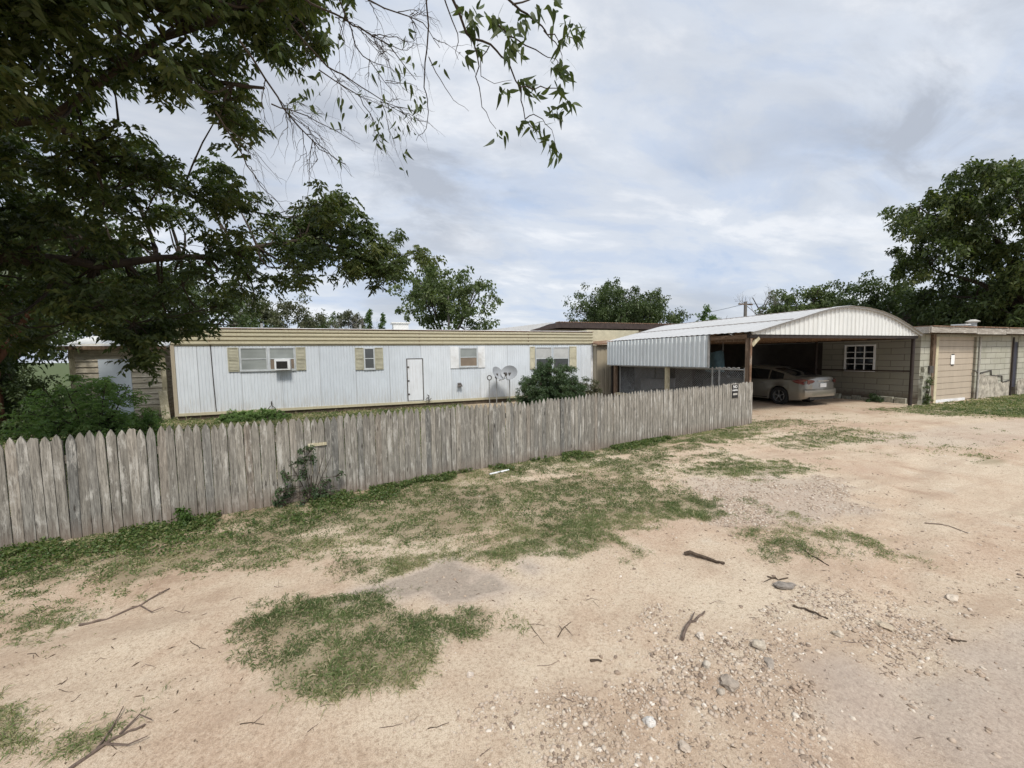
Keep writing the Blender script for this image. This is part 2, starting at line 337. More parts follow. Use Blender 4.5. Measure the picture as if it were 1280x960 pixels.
M['concrete_edge'] = simple('pale_concrete', (0.42, 0.40, 0.36), 0.9, var=0.3, scale=5)
def bark(name, c, sc=8):
    m = Mt(name, 0.95, 0, 0.1); v = m.coord((sc, sc, sc*0.25)); n = m.noise(1.0, 8, 0.7, v, 0.5)
    m.col(m.ramp(n, [(0.3, tuple(x*0.5 for x in c)), (0.65, c)])); m.bump(n, 0.9, 0.03); return m.m
M['bark'] = bark('grey_brown_bark', (0.075, 0.060, 0.047)); M['bark_red'] = bark('reddish_bark', (0.13, 0.065, 0.04)); M['bark_pale'] = bark('pale_dead_bark', (0.22, 0.20, 0.18))
M['stick'] = bark('dry_stick_bark', (0.20, 0.15, 0.12), 20); M['stick_dark'] = bark('dark_stick_bark', (0.11, 0.082, 0.06), 20)
def leafmat(name, cols, transl=0.35, rough=0.5):
    m = Mt(name, rough, 0, 0.35); a = m.attr('v')
    c = m.ramp(a, [(i/(len(cols)-1), k) for i, k in enumerate(cols)]); m.col(c)
    t = m.node('ShaderNodeBsdfTranslucent'); m.l(m.mix(1.0, c, (1.3, 1.5, 0.7), 'MULTIPLY'), t.inputs[0])
    mx = m.node('ShaderNodeMixShader'); mx.inputs[0].default_value = transl; o = m.n['Material Output']
    m.l(m.b.outputs[0], mx.inputs[1]); m.l(t.outputs[0], mx.inputs[2]); m.l(mx.outputs[0], o.inputs[0]); return m.m
M['leaf_pecan'] = leafmat('pecan_leaves', [(0.030, 0.046, 0.015), (0.050, 0.072, 0.021), (0.080, 0.104, 0.030), (0.14, 0.145, 0.042)], 0.32)
M['leaf_dark'] = leafmat('dark_green_leaves', [(0.035, 0.055, 0.020), (0.055, 0.080, 0.026), (0.085, 0.11, 0.036)], 0.25)
M['leaf_mid'] = leafmat('mid_green_leaves', [(0.055, 0.078, 0.028), (0.085, 0.115, 0.04), (0.13, 0.155, 0.06)], 0.3)
M['leaf_grey'] = leafmat('grey_green_leaves', [(0.07, 0.075, 0.045), (0.10, 0.105, 0.06), (0.14, 0.14, 0.085)], 0.3)
M['leaf_bright'] = leafmat('bright_green_leaves', [(0.05, 0.09, 0.02), (0.075, 0.13, 0.03), (0.11, 0.17, 0.04)], 0.35)
M['leaf_bush'] = leafmat('bush_leaves', [(0.035, 0.06, 0.028), (0.055, 0.09, 0.036), (0.09, 0.13, 0.06)], 0.25)
M['leaf_feather'] = leafmat('feathery_shrub_leaves', [(0.11, 0.19, 0.06), (0.17, 0.26, 0.085), (0.24, 0.33, 0.12)], 0.35)
M['grass'] = leafmat('grass_blades', [(0.072, 0.106, 0.034), (0.106, 0.148, 0.048), (0.155, 0.188, 0.070), (0.38, 0.33, 0.20)], 0.3, 0.6)
M['weed'] = leafmat('weed_leaves', [(0.050, 0.085, 0.025), (0.075, 0.120, 0.033), (0.12, 0.165, 0.050), (0.20, 0.19, 0.09)], 0.35, 0.5)
def pebble_mat():
    m = Mt('pebbles', 0.9, 0, 0.2); a = m.attr('v'); n = m.noise(60, 4, 0.6)
    c = m.ramp(a, [(0.0, (0.17, 0.13, 0.10)), (0.25, (0.34, 0.26, 0.19)), (0.5, (0.44, 0.35, 0.27)), (0.75, (0.42, 0.35, 0.28)), (0.92, (0.52, 0.45, 0.36)), (1.0, (0.64, 0.58, 0.50))])
    m.col(m.mix(m.ramp(n, [(0.4, 0.0), (0.7, 0.35)]), c, (0.30, 0.22, 0.16))); return m.m
M['pebble'] = pebble_mat()
def rockmat(name, c): return simple(name, c, 0.9, var=0.35, scale=30, bump=0.6, dirt=tuple(x*0.6 for x in c))

# ------------------------------------------------------------------ ground
def inpoly(px, py, poly):
    r = np.zeros(px.shape, bool); n = len(poly); j = n-1
    for i in range(n):
        xi, yi = poly[i]; xj, yj = poly[j]
        if yi != yj: r ^= ((yi > py) != (yj > py)) & (px < (xj-xi)*(py-yi)/(yj-yi)+xi)
        j = i
    return r
def vnoise(x, y, sc, seed=0):              # smooth value noise, vectorised
    x = x*sc+seed*17.3; y = y*sc+seed*9.1; xi = np.floor(x).astype(np.int64); yi = np.floor(y).astype(np.int64); fx = x-xi; fy = y-yi
    def h(a, b):
        n = (a*374761393+b*668265263+seed*144269) & 0xffffffff; n = ((n ^ (n >> 13))*1274126177) & 0xffffffff; return ((n ^ (n >> 16)) & 0xffff)/65535.0
    sx = fx*fx*(3-2*fx); sy = fy*fy*(3-2*fy)
    return (h(xi, yi)*(1-sx)+h(xi+1, yi)*sx)*(1-sy)+(h(xi, yi+1)*(1-sx)+h(xi+1, yi+1)*sx)*sy
def fbm(x, y, sc, seed=0, o=4):
    t = 0; a = 0.5; n = 0
    for i in range(o): t = t+a*vnoise(x, y, sc*2**i, seed+i); n += a; a *= 0.55
    return t/n
GP = lambda pts: [tuple(G(*p)[:2]) for p in pts]
FA, FB = np.array([-3.6, 5.81]), np.array([10.3, 7.94]); FD = (FB-FA)/np.linalg.norm(FB-FA); FN = np.array([-FD[1], FD[0]])
grass_polys = [
 (GP([(-160,722),(0,694),(100,680),(200,666),(300,644),(400,628),(530,608),(640,592),(760,572),(860,552),(940,533),(930,548),(895,556),(850,566),(800,585),(830,602),(872,622),(888,640),(850,652),(800,642),(745,652),(768,668),(760,690),(700,703),(620,698),(560,702),(500,712),(450,722),(415,694),(330,708),(280,716),(200,724),(130,718),(60,738),(-160,775)]), 0.95, 1),
 (GP([(302,795),(325,775),(400,752),(450,742),(492,750),(485,780),(520,790),(560,774),(618,764),(626,788),(560,818),(515,848),(450,862),(385,868),(345,862),(318,842),(330,815)]), 1.15, 2),
 (GP([(-100,900),(0,884),(45,890),(42,925),(0,955),(-100,960)]), 0.9, 2),
 (GP([(60,925),(95,905),(140,900),(152,918),(100,938),(50,956),(15,958)]), 0.75, 2),
 (GP([(-150,770),(0,750),(95,745),(105,770),(60,795),(0,802),(-150,815)]), 0.55, 3),
 (GP([(848,582),(920,574),(1000,580),(1014,591),(945,598),(852,592)]), 1.2, 2),
 (GP([(935,662),(1000,655),(1040,672),(1042,702),(965,700)]), 0.7, 3),
 (GP([(1040,666),(1100,662),(1162,686),(1085,696)]), 0.7, 3),
 (GP([(640,606),(740,590),(850,600),(890,640),(770,668),(700,690),(620,690)]), 0.6, 3),
 (GP([(885,536),(975,524),(1010,527),(960,540),(905,548)]), 0.9, 3),
 (GP([(960,545),(1060,534),(1135,545),(1060,556),(975,560)]), 0.95, 3),
 (GP([(1215,570),(1255,571),(1262,582),(1222,584)]), 0.9, 2),
 (GP([(1252,624),(1290,620),(1300,646),(1262,640)]), 1.0, 2),
 (GP([(1140,557),(1180,555),(1215,563),(1170,566)]), 0.5, 3),
 (GP([(1080,512),(1150,508),(1180,504),(1280,493.5),(1600,470),(1700,500),(1280,522),(1170,519)]), 1.1, 1),
 (GP([(985,528),(1040,524),(1050,530),(1000,534)]), 0.6, 3),
 (GP([(655,640),(700,633),(690,690),(640,700)]), 0.9, 2),
 (GP([(965,638),(1000,636),(1003,646),(972,646)]), 0.8, 2),
]
gravel_polys = [(GP([(855,640),(880,600),(960,592),(1060,602),(1075,640),(1000,652),(900,662)]), 1.0), (GP([(560,980),(620,900),(700,850),(780,800),(900,760),(1050,740),(1150,740),(1200,800),(1100,880),(1000,1000)]), 0.9)]
grey_polys = [(GP([(460,722),(560,708),(660,712),(665,735),(570,748),(500,757),(455,742)]), 1.3), (GP([(985,1000),(1030,930),(1130,850),(1290,770),(1700,720),(1700,1000)]), 0.75), (GP([(855,640),(880,600),(960,592),(1060,602),(1075,640),(1000,652),(900,662)]), 0.65), (GP([(1040,552),(1150,535),(1300,520),(1400,530),(1200,560)]), 0.4)]
def masks(x, y):
    wx = (fbm(x, y, 2.2, 3)-0.5)*0.9; wy = (fbm(x, y, 2.2, 8)-0.5)*0.9
    wx = wx+(fbm(x, y, 7.5, 13, 3)-0.5)*0.55+(fbm(x, y, 24, 17, 2)-0.5)*0.22; wy = wy+(fbm(x, y, 7.5, 18, 3)-0.5)*0.55+(fbm(x, y, 24, 19, 2)-0.5)*0.22
    d = np.hypot(x, y); k = np.clip(d/5.0, 0.45, 1.5); g = np.zeros_like(x)
    nn = fbm(x, y, 1.7, 21); nf = fbm(x, y, 6.0, 31); f_t = np.clip((nn*0.4+nf*0.6-0.20)*4.6, 0, 1.1); f_s = np.clip((nn*0.6+nf*0.4-0.30)*4.2, 0, 1.15)
    for p, w, s in grass_polys:
        m = inpoly(x+wx*k*0.6, y+wy*k*0.6, p)*1.0; m2 = inpoly(x+wx*k*1.5, y+wy*k*1.5, p)*1.0; m3 = inpoly(x-wx*k*1.3, y+wy*k*1.4, p)*1.0; m = m*0.5+m2*0.3+m3*0.2; g = np.maximum(g, m*w*(f_t if s < 3 else f_s))
    fd = (x-FA[0])*FN[0]+(y-FA[1])*FN[1]; al = (x-FA[0])*FD[0]+(y-FA[1])*FD[1]
    g = np.maximum(g, ((fd < 0.05) & (fd > -0.42-0.25*nn) & (al > -6) & (al < 13.8))*np.clip(nf*2.0, 0, 1))
    yard = (fd > 0.05) & (x > -60) & (x < 10.3) & (y > 4.5) & (y < 75)
    g = np.maximum(g, yard*np.clip(nn*1.6, 0.3, 1))
    ax = (x*0.9+y*0.1); stk = fbm(x*0.45, y*1.9, 1.6, 71, 4); g = g*np.clip(1.45-np.clip((stk-0.50)*7, 0, 1.3)*((d < 12) & (fd < -0.5)), 0, 1)
    stray = (fbm(x, y, 3.1, 83, 3) > 0.70) & (fbm(x, y, 14, 85, 2) > 0.5) & (d > 5) & (d < 20); g = np.maximum(g, stray*0.28)
    far = np.clip((d-24)/14, 0, 1)*((y > 17) | (x < -9)); far = np.maximum(far, np.clip((d-38)/20, 0, 1)); g = np.maximum(g, far*0.8)
    gr = np.zeros_like(x); gy = np.zeros_like(x)
    for p, w in gravel_polys: gr = np.maximum(gr, inpoly(x+wx*1.2, y+wy*1.2, p)*w)
    for p, w in grey_polys: gy = np.maximum(gy, inpoly(x+wx*1.1, y+wy*1.1, p)*w)
    return g, gr, gy
def hgt(x, y):
    near = np.clip(1-np.hypot(x-2, y-4)/22, 0, 1)
    fd = (x-FA[0])*FN[0]+(y-FA[1])*FN[1]
    z = (fbm(x, y, 0.55, 41)-0.5)*0.09*near + (fbm(x, y, 3.5, 47)-0.5)*0.022*near
    rd = y*0.93-x*0.37   # wheel ruts worn along the drive
    rut = np.exp(-((rd-0.15+0.1*np.sin(x*0.7))/0.16)**2)+np.exp(-((rd+1.35+0.1*np.sin(x*0.7))/0.16)**2)+0.7*np.exp(-((y-5.1-0.05*x+0.12*np.sin(x*0.6))/0.2)**2)*(x > 1.5)
    return z - 0.028*rut*near
def axis_pts(lo, hi, flo, fhi, step, grow=1.12):
    a = list(np.arange(flo, fhi+1e-6, step)); s = step
    l = [flo]; 
    while l[-1] > lo: s *= grow; l.append(l[-1]-s)
    s = step; r = [a[-1]]
    while r[-1] < hi: s *= grow; r.append(r[-1]+s)
    return np.array(l[:0:-1]+a+r[1:])
gx = axis_pts(-900, 900, -5, 9, 0.05, 1.07); gy_ = axis_pts(-300, 1500, 0.4, 8.2, 0.045, 1.07)
X, Y = np.meshgrid(gx, gy_); g_, gr_, gry_ = masks(X, Y); Z = hgt(X, Y)
rough = np.clip(1-np.hypot(X, Y)/9, 0, 1); Z = Z + rough*(fbm(X, Y, 11, 61, 3)-0.5)*0.014*(0.5+gr_) + np.clip(g_, 0, 1)*0.012*(fbm(X, Y, 5, 5, 2))
def blur(a, n=2):
    for _ in range(n):
        b = a.copy(); b[1:-1, 1:-1] = (a[1:-1, 1:-1]*2+a[:-2, 1:-1]+a[2:, 1:-1]+a[1:-1, :-2]+a[1:-1, 2:])/6; a = b
    return a
nx, ny = len(gx), len(gy_); idx = np.arange(nx*ny).reshape(ny, nx)
Fg = np.stack([idx[:-1, :-1], idx[:-1, 1:], idx[1:, 1:], idx[1:, :-1]], -1).reshape(-1, 4)
def ground_mat():
    m = Mt('sandy_caliche_dirt', 0.95, 0, 0.15); tc = m.tc.outputs['Object']
    big = m.noise(0.35, 6, 0.6); mid = m.noise(2.1, 8, 0.65, dist=0.3); fine = m.noise(46, 7, 0.8); grit = m.noise(190, 3, 0.8)
    c = m.ramp(mid, [(0.28, (0.34, 0.24, 0.165)), (0.44, (0.485, 0.365, 0.262)), (0.60, (0.55, 0.44, 0.325)), (0.75, (0.61, 0.53, 0.415))])
    pale = m.ramp(big, [(0.46, 0.0), (0.58, 0.8)]); c = m.mix(pale, c, (0.60, 0.505, 0.38))
    c = m.mix(m.ramp(big, [(0.34, 0.55), (0.46, 0.0)]), c, (0.45, 0.32, 0.235))
    c = m.mix(m.ramp(fine, [(0.36, 0.75), (0.5, 0.0)]), c, (0.25, 0.175, 0.115))
    c = m.mix(m.ramp(fine, [(0.54, 0.0), (0.68, 0.6)]), c, (0.64, 0.55, 0.43))
    c = m.mix(m.ramp(grit, [(0.40, 0.6), (0.5, 0.0)]), c, (0.19, 0.135, 0.095))
    # wheel-worn streaks running along the drive
    st = m.noise(1.0, 6, 0.65, m.coord((0.30, 2.2, 1), rot=(0, 0, R(-8))), 0.6); c = m.mix(m.ramp(st, [(0.52, 0.0), (0.64, 0.5)]), c, (0.34, 0.25, 0.18)); dbr = m.noise(9, 8, 0.8); c = m.mix(m.ramp(dbr, [(0.58, 0.0), (0.68, 0.55)]), c, (0.20, 0.145, 0.10))
    gy = m.attr('grey'); gcl = m.ramp(fine, [(0.3, (0.26, 0.215, 0.18)), (0.7, (0.46, 0.39, 0.335))]); gcl = m.mix(m.ramp(gy, [(0.8, 0.0), (1.0, 0.5)]), gcl, (0.185, 0.16, 0.125)); c = m.mix(m.math('MULTIPLY', m.math('MINIMUM', gy, 1.0), m.ramp(fine, [(0.3, 0.95), (0.7, 0.6)])), c, gcl)
    # small embedded stones
    vo = m.node('ShaderNodeTexVoronoi'); vo.inputs['Scale'].default_value = 42; m.l(tc, vo.inputs['Vector'])
    peb = m.ramp(vo.outputs['Distance'], [(0.16, 1.0), (0.30, 0.0)]); sepc = m.node('ShaderNodeSeparateColor'); m.l(vo.outputs['Color'], sepc.inputs[0])
    few = m.ramp(sepc.outputs[0], [(0.62, 0.0), (0.66, 1.0)]); gv = m.attr('gravel'); many = m.ramp(gv, [(0.0, 0.22), (0.8, 1.0)])
    pm = m.math('MULTIPLY', m.math('MULTIPLY', peb, few), many); pc = m.ramp(sepc.outputs[1], [(0.0, (0.24, 0.19, 0.15)), (0.5, (0.44, 0.37, 0.30)), (1.0, (0.62, 0.56, 0.48))]); c = m.mix(pm, c, pc)
    ga = m.attr('grassy'); soil = m.ramp(mid, [(0.35, (0.15, 0.125, 0.07)), (0.65, (0.26, 0.215, 0.135))]); gm = m.ramp(m.math('ADD', ga, m.math('MULTIPLY', m.math('SUBTRACT', fine, 0.5), 2.4)), [(0.35, 0.0), (1.0, 0.75)]); c = m.mix(gm, c, soil); c = m.mix(m.attr('meadow'), c, m.ramp(mid, [(0.3, (0.055, 0.075, 0.03)), (0.7, (0.10, 0.12, 0.05))]))
    m.col(c)
    h = m.mix(0.5, m.mix(0.5, fine, grit), m.mix(0.35, mid, pm)); m.bump(h, 0.8, 0.022); return m.m
ground = mesh_np('ground', np.stack([X, Y, Z], -1).reshape(-1, 3), Fg, ground_mat(), smooth=True,
                 attrs={'grassy': blur(np.clip(g_, 0, 1)).ravel(), 'gravel': blur(gr_, 3).ravel(), 'grey': blur(gry_, 4).ravel(), 'meadow': (np.clip((np.hypot(X, Y)-15)/6, 0, 1)*np.clip(g_*1.6, 0, 1)*(((X < -6) & (Y > 10)) | (Y > 22) | (np.hypot(X, Y) > 40))).ravel()})
tag(ground, kind='structure')

# ---- leaf and blade clouds
def leaves_np(P, D, L, Wd, droop=0.25, fold=0.25):
    """one folded 4-corner leaf per row: P base, D direction, L length, Wd width"""
    n = len(P); D = D/np.maximum(np.linalg.norm(D, axis=1, keepdims=True), 1e-6)
    r = rng.normal(size=(n, 3)); U = np.cross(D, r); U /= np.maximum(np.linalg.norm(U, axis=1, keepdims=True), 1e-6); N = np.cross(D, U)
    L = np.broadcast_to(np.asarray(L, float), (n,))[:, None]; Wd = np.broadcast_to(np.asarray(Wd, float), (n,))[:, None]
    mid = P+D*L*0.45; tip = P+D*L; tip[:, 2] -= (L*droop)[:, 0]
    V = np.stack([P, mid+U*Wd/2+N*Wd*fold, tip, mid-U*Wd/2+N*Wd*fold], 1).reshape(-1, 3)
    return V
def leaf_obj(name, P, D, L, Wd, mat, parent=None, val=None, **k):
    n = len(P); V = leaves_np(P, D, L, Wd, **k); Fq = np.arange(4*n).reshape(n, 4)
    if val is None: val = rng.random(n)
    return mesh_np(name, V, Fq, mat, parent, attrs={'v': np.repeat(np.clip(val, 0, 1), 4)})
def rdir(n): d = rng.normal(size=(n, 3)); return d/np.linalg.norm(d, axis=1, keepdims=True)

# ------------------------------------------------------------------ grass and gravel (uncountable)
def sample_grass(lo, hi, dens, hmin, hmax, wid, th=0.12):
    area = (hi[0]-lo[0])*(hi[1]-lo[1]); n = int(area*dens)
    x = rng.uniform(lo[0], hi[0], n); y = rng.uniform(lo[1], hi[1], n); g, _, _ = masks(x, y)
    # tufts
    tf = fbm(x, y, 9.0, 77, 2); keep = rng.random(n) < np.clip(g, 0, 1)*np.clip((tf-0.22)*3.5, 0.25, 1)
    # visible wedge only
    dd = (x*fw[0]+y*fw[1]); sx = (x*ri0[0]+y*ri0[1]); keep &= (dd > 0.3) & (np.abs(sx) < dd*1.45+0.6)
    x, y, tf = x[keep], y[keep], tf[keep]; n = len(x)
    P = np.stack([x, y, hgt(x, y)-0.004], 1)
    D = rdir(n); D[:, 2] = np.abs(D[:, 2])*0.7+0.35
    L = rng.uniform(hmin, hmax, n)*(0.45+1.1*tf)*np.where(rng.random(n) < 0.05, 1.9, 1.0)
    dry = fbm(x, y, 1.3, 91, 3); v = rng.random(n)*0.62+np.clip((dry-0.5)*1.6, -0.2, 0.5); v = np.where(rng.random(n) < 0.17, 1.0, np.minimum(v, 0.93))
    return P, D, L, np.full(n, wid)*rng.uniform(0.7, 1.4, n), v
parts = [sample_grass((-4.2, 1.2), (5, 4.2), 23000, 0.03, 0.085, 0.0042), sample_grass((-5, 4.2), (9.5, 8.2), 8500, 0.03, 0.075, 0.007),
         sample_grass((9.5, 3.5), (20, 9), 2200, 0.03, 0.08, 0.012), sample_grass((18, 5), (34, 8.3), 1500, 0.05, 0.11, 0.018), sample_grass((-14, 8), (4, 17), 900, 0.06, 0.22, 0.018)]
P, D, L, Wd, v = [np.concatenate([p[i] for p in parts]) for i in range(5)]
tag(leaf_obj('grass', P, D, L, Wd, M['grass'], val=v, droop=0.5), 'short patchy green grass growing over the sandy dirt', 'grass', kind='stuff')
# leafy ground cover along the foot of the fence
n = 62000; t = rng.uniform(-2.8, 10.5, n); o = -np.abs(rng.normal(0, 1, n))*np.clip(0.62-0.05*t, 0.18, 0.7)-0.03; bb = FA+t[:, None]*FD+o[:, None]*FN
keep = (fbm(bb[:, 0], bb[:, 1], 1.6, 15) > 0.40+0.014*t-0.14*(o+0.3)) & (fbm(bb[:, 0], bb[:, 1], 6.0, 16, 3) > 0.40) & (o > -1.3+0.09*t); bb = bb[keep]; n = len(bb)
P = np.stack([bb[:, 0], bb[:, 1], hgt(bb[:, 0], bb[:, 1])+rng.uniform(0, 0.07, n)], 1); D = rdir(n); D[:, 2] = np.abs(D[:, 2])*0.5
tag(leaf_obj('ground_cover', P, D, rng.uniform(0.018, 0.045, n), rng.uniform(0.014, 0.03, n), M['weed'], droop=0.2), 'low leafy weeds spreading along the foot of the picket fence', 'weeds', kind='stuff')

phi = (1+5**0.5)/2; ICO = np.array([(-1,phi,0),(1,phi,0),(-1,-phi,0),(1,-phi,0),(0,-1,phi),(0,1,phi),(0,-1,-phi),(0,1,-phi),(phi,0,-1),(phi,0,1),(-phi,0,-1),(-phi,0,1)])/1.9
ICF = np.array([(0,11,5),(0,5,1),(0,1,7),(0,7,10),(0,10,11),(1,5,9),(5,11,4),(11,10,2),(10,7,6),(7,1,8),(3,9,4),(3,4,2),(3,2,6),(3,6,8),(3,8,9),(4,9,5),(2,4,11),(6,2,10),(8,6,7),(9,8,1)])
def pebbles(n, lo, hi, smin, smax, pw, need=0.0):
    x = rng.uniform(lo[0], hi[0], n); y = rng.uniform(lo[1], hi[1], n); _, gr, _ = masks(x, y); g, _, _ = masks(x, y)
    cl = fbm(x, y, 2.5, 55, 3); k = rng.random(n) < np.clip(gr*1.0*np.clip((cl-0.3)*3, 0.1, 1)+need, 0, 1)*(1-0.8*np.clip(g, 0, 1))
    dd = (x*fw[0]+y*fw[1]); sx = (x*ri0[0]+y*ri0[1]); k &= (dd > 0.3) & (np.abs(sx) < dd*1.4+0.5)
    x, y = x[k], y[k]; n = len(x); s = smin+(smax-smin)*rng.random(n)**pw
    return np.stack([x, y, hgt(x, y)+s*0.04], 1), s
a1 = pebbles(300000, (0, 0.6), (7, 5.5), 0.003, 0.018, 4.6, 0.025); a2 = pebbles(60000, (4, 3), (14, 9), 0.006, 0.02, 3, 0.02)
P = np.concatenate([a1[0], a2[0]]); s = np.concatenate([a1[1], a2[1]]); n = len(P)
V = ICO[None]*s[:, None, None]*rng.uniform(0.65, 1.25, (n, 12, 1)); V = V*rng.uniform(0.6, 1.3, (n, 1, 3))*np.array([1, 1, 0.6]); V = V+P[:, None, :]
Fp = (ICF[None]+(np.arange(n)*12)[:, None, None]).reshape(-1, 3)
tag(mesh_np('gravel', V.reshape(-1, 3), Fp, M['pebble'], attrs={'v': np.repeat(rng.random(n), 12)}), 'loose pale pebbles and crushed stone scattered over the dirt', 'gravel', kind='stuff')

n = 30000; x = rng.uniform(-4.5, 13, n); y = rng.uniform(0.7, 7.6, n); g, grv, _ = masks(x, y); dn = fbm(x, y, 1.1, 101, 4)
fd_ = (x-FA[0])*FN[0]+(y-FA[1])*FN[1]; k = (rng.random(n) < np.clip((dn-0.38)*4, 0.05, 1)*(0.45+0.5*grv)) & (fd_ < -0.1); x, y = x[k], y[k]; n = len(x)
P = np.stack([x, y, hgt(x, y)+0.004], 1); D = rdir(n); D[:, 2] *= 0.12; ln_ = rng.random(n)
tag(leaf_obj('leaf_litter', P, D, 0.010+0.055*ln_**3, np.where(rng.random(n) < 0.5, 0.0022, 0.009), simple('dry_leaf_litter', (0.12, 0.085, 0.055), 0.9, var=0.6, scale=40), droop=0.05), 'dry leaf bits and tiny twig scraps littering the dirt', 'leaf litter', kind='stuff')
# ------------------------------------------------------------------ mobile home
TX0, TX1, TY = -5.55, 10.31, 16.16
home = empty('mobile_home', (2.4, 18, 0), label='long single wide mobile home with pale blue ribbed siding and a straw yellow top band', cat='mobile home')
HO = Vector((2.4, 18, 0))
def build_local(mb, name, mat, parent, origin, **k):
    mb.v = [tuple(Vector(p)-origin) for p in mb.v]; return mb.build(name, mat, parent, **k)
def hb(mb, name, mat, parent=home, **k): return build_local(mb, name, mat, parent, HO, **k)
# ribbed wall: shallow grooves every 0.1 m
prof = []; x = TX0+0.05
while x < TX1-0.05:
    prof += [(x, 0), (x+0.078, 0), (x+0.084, 0.012), (x+0.096, 0.012), (x+0.10, 0)]; x += 0.10
w = MB(); w.sheet(prof, lambda p, t: (p[0], TY+p[1], t), 0.25, 2.5)
w.box(TX0+0.02, TX1-0.02, TY+0.03, 19.8, 0.2, 3.0); hb(w, 'wall', M['siding'], recalc=False)
b = MB(); pr = []; z = 2.50
for i in range(4): pr += [(0, z), (0, z+0.012), (0.05, z+0.035), (0.05, z+0.095), (0, z+0.128)]; z += 0.138
b.sheet(pr, lambda p, t: (t, TY-0.012-p[0], p[1]), TX0-0.03, TX1+0.02); b.box(TX0-0.03, TX1+0.02, TY-0.008, 19.83, 2.47, 3.05); hb(b, 'top_band', M['band'], recalc=False)
for xs in (-4.52, 2.35, 7.05): hb(MB().box(xs-0.008, xs+0.008, TY-0.055, TY-0.03, 2.5, 3.05), 'band_joint', M['rust'])
r = MB(); nseg = 60
r.box(TX0-0.06, TX1+0.05, TY-0.07, TY-0.01, 3.05, 3.075); hb(r, 'roof_edge', M['rust'])
r = MB(); pts = [(TY-0.04, 3.078), (TY+0.6, 3.13), (18, 3.22), (19.3, 3.13), (19.85, 3.06)]; r.prism([(p[0], p[1]) for p in pts]+[(19.85, 3.052), (TY-0.04, 3.052)], TX0-0.05, TX1+0.04, 'yz'); hb(r, 'roof', M['trailer_roof'])
t = MB(); t.box(TX0-0.03, TX1+0.02, TY-0.035, TY-0.002, 0.17, 0.262); hb(t, 'bottom_trim', M['band'])
t = MB(); t.box(TX0-0.05, TX0+0.05, TY-0.04, TY+0.06, 0.17, 2.5); hb(t, 'corner_trim', M['tan_panel'])
t = MB(); t.box(TX1-0.07, TX1+0.03, TY-0.03, TY+0.06, 0.17, 2.5); hb(t, 'corner_trim', M['white'])
t = MB(); x = TX0
while x < TX1: t.box(x, min(x+1.18, TX1), TY+0.03, TY+0.06, -0.02, 0.17); x += 1.2
t.box(TX0, TX1, TY+0.06, TY+0.08, -0.02, 0.17); hb(t, 'skirting', M['dark_skirt'])
# seam pipe (slightly slanted dark conduit at the left)
hb(MB().tube([(-4.52, TY-0.02, 2.5), (-4.50, TY-0.02, 1.4), (-4.47, TY-0.02, 0.22)], 0.013, 6), 'conduit', M['dark_steel'])
def louver_shutter(x0, x1, z0, z1, mat, louvers=True):
    s = MB(); y = TY; fwd = 0.04
    for a in ((x0, x0+0.03, z0, z1), (x1-0.03, x1, z0, z1), (x0+0.03, x1-0.03, z0, z0+0.03), (x0+0.03, x1-0.03, z1-0.03, z1), (x0+0.03, x1-0.03, (z0+z1)/2-0.015, (z0+z1)/2+0.015)):
        s.box(a[0], a[1], y-fwd, y-0.004, a[2], a[3])
    s.box(x0+0.03, x1-0.03, y-0.015, y-0.003, z0+0.03, z1-0.03)
    z = z0+0.05
    while z < z1-0.05:
        s.add([(x0+0.03, y-0.034, z), (x1-0.03, y-0.034, z), (x1-0.03, y-0.016, z+0.04), (x0+0.03, y-0.016, z+0.04)], [(0, 1, 2, 3)]); z += 0.05
    hb(s, 'window_shutter', mat)
def window(x0, x1, z0, z1, panes, mat_up, mat_dn, frame=0.04, fm='alu'):
    y = TY; s = MB(); f = frame
    s.box(x0-f, x0, y-0.035, y-0.002, z0-f, z1+f); s.box(x1, x1+f, y-0.035, y-0.002, z0-f, z1+f)
    s.box(x0, x1, y-0.035, y-0.002, z0-f, z0); s.box(x0, x1, y-0.035, y-0.002, z1, z1+f)
    zm = (z0+z1)/2; s.box(x0, x1, y-0.028, y-0.002, zm-0.014, zm+0.014)
    wdw = hb(s, 'window', M[fm])
    g = MB().box(x0, x1, y-0.016, y-0.006, zm+0.014, z1); build_local(g, 'pane', M[mat_up], wdw, HO)
    if mat_dn:
        g = MB().box(x0, x1, y-0.014, y-0.006, z0, zm-0.014); build_local(g, 'pane', M[mat_dn], wdw, HO)
    s = MB().box(x0-f-0.02, x1+f+0.02, y-0.05, y-0.002, z0-f-0.03, z0-f-0.001); build_local(s, 'sill', M[fm], wdw, HO)
louver_shutter(-4.05, -3.73, 1.60, 2.42, M['shutter']); window(-3.66, -2.92, 1.66, 2.38, 1, 'glass_blind', 'glass_blind')
window(-2.80, -2.07, 1.66, 2.38, 1, 'glass_blind', 'glass_brown'); louver_shutter(-2.00, -1.69, 1.60, 2.42, M['shutter'])
louver_shutter(-0.03, 0.27, 1.56, 2.39, M['shutter']); window(0.32, 0.62, 1.62, 2.34, 1, 'glass_dark', 'glass_dark'); louver_shutter(0.67, 0.97, 1.56, 2.39, M['shutter'])
for a_, b_ in ((3.58, 3.93), (4.76, 5.06)): hb(MB().box(a_, b_, TY-0.03, TY-0.002, 1.53, 2.42), 'window_surround', M['white'])
window(4.0, 4.69, 1.62, 2.33, 1, 'glass_blind', 'glass_brown')
louver_shutter(7.13, 7.36, 1.40, 2.40, M['shutter_pale']); window(7.43, 8.16, 1.38, 2.34, 1, 'glass_pale', 'glass_dark'); window(8.30, 9.03, 1.38, 2.34, 1, 'glass_pale', 'glass_dark'); louver_shutter(9.10, 9.46, 1.40, 2.40, M['shutter_pale'])
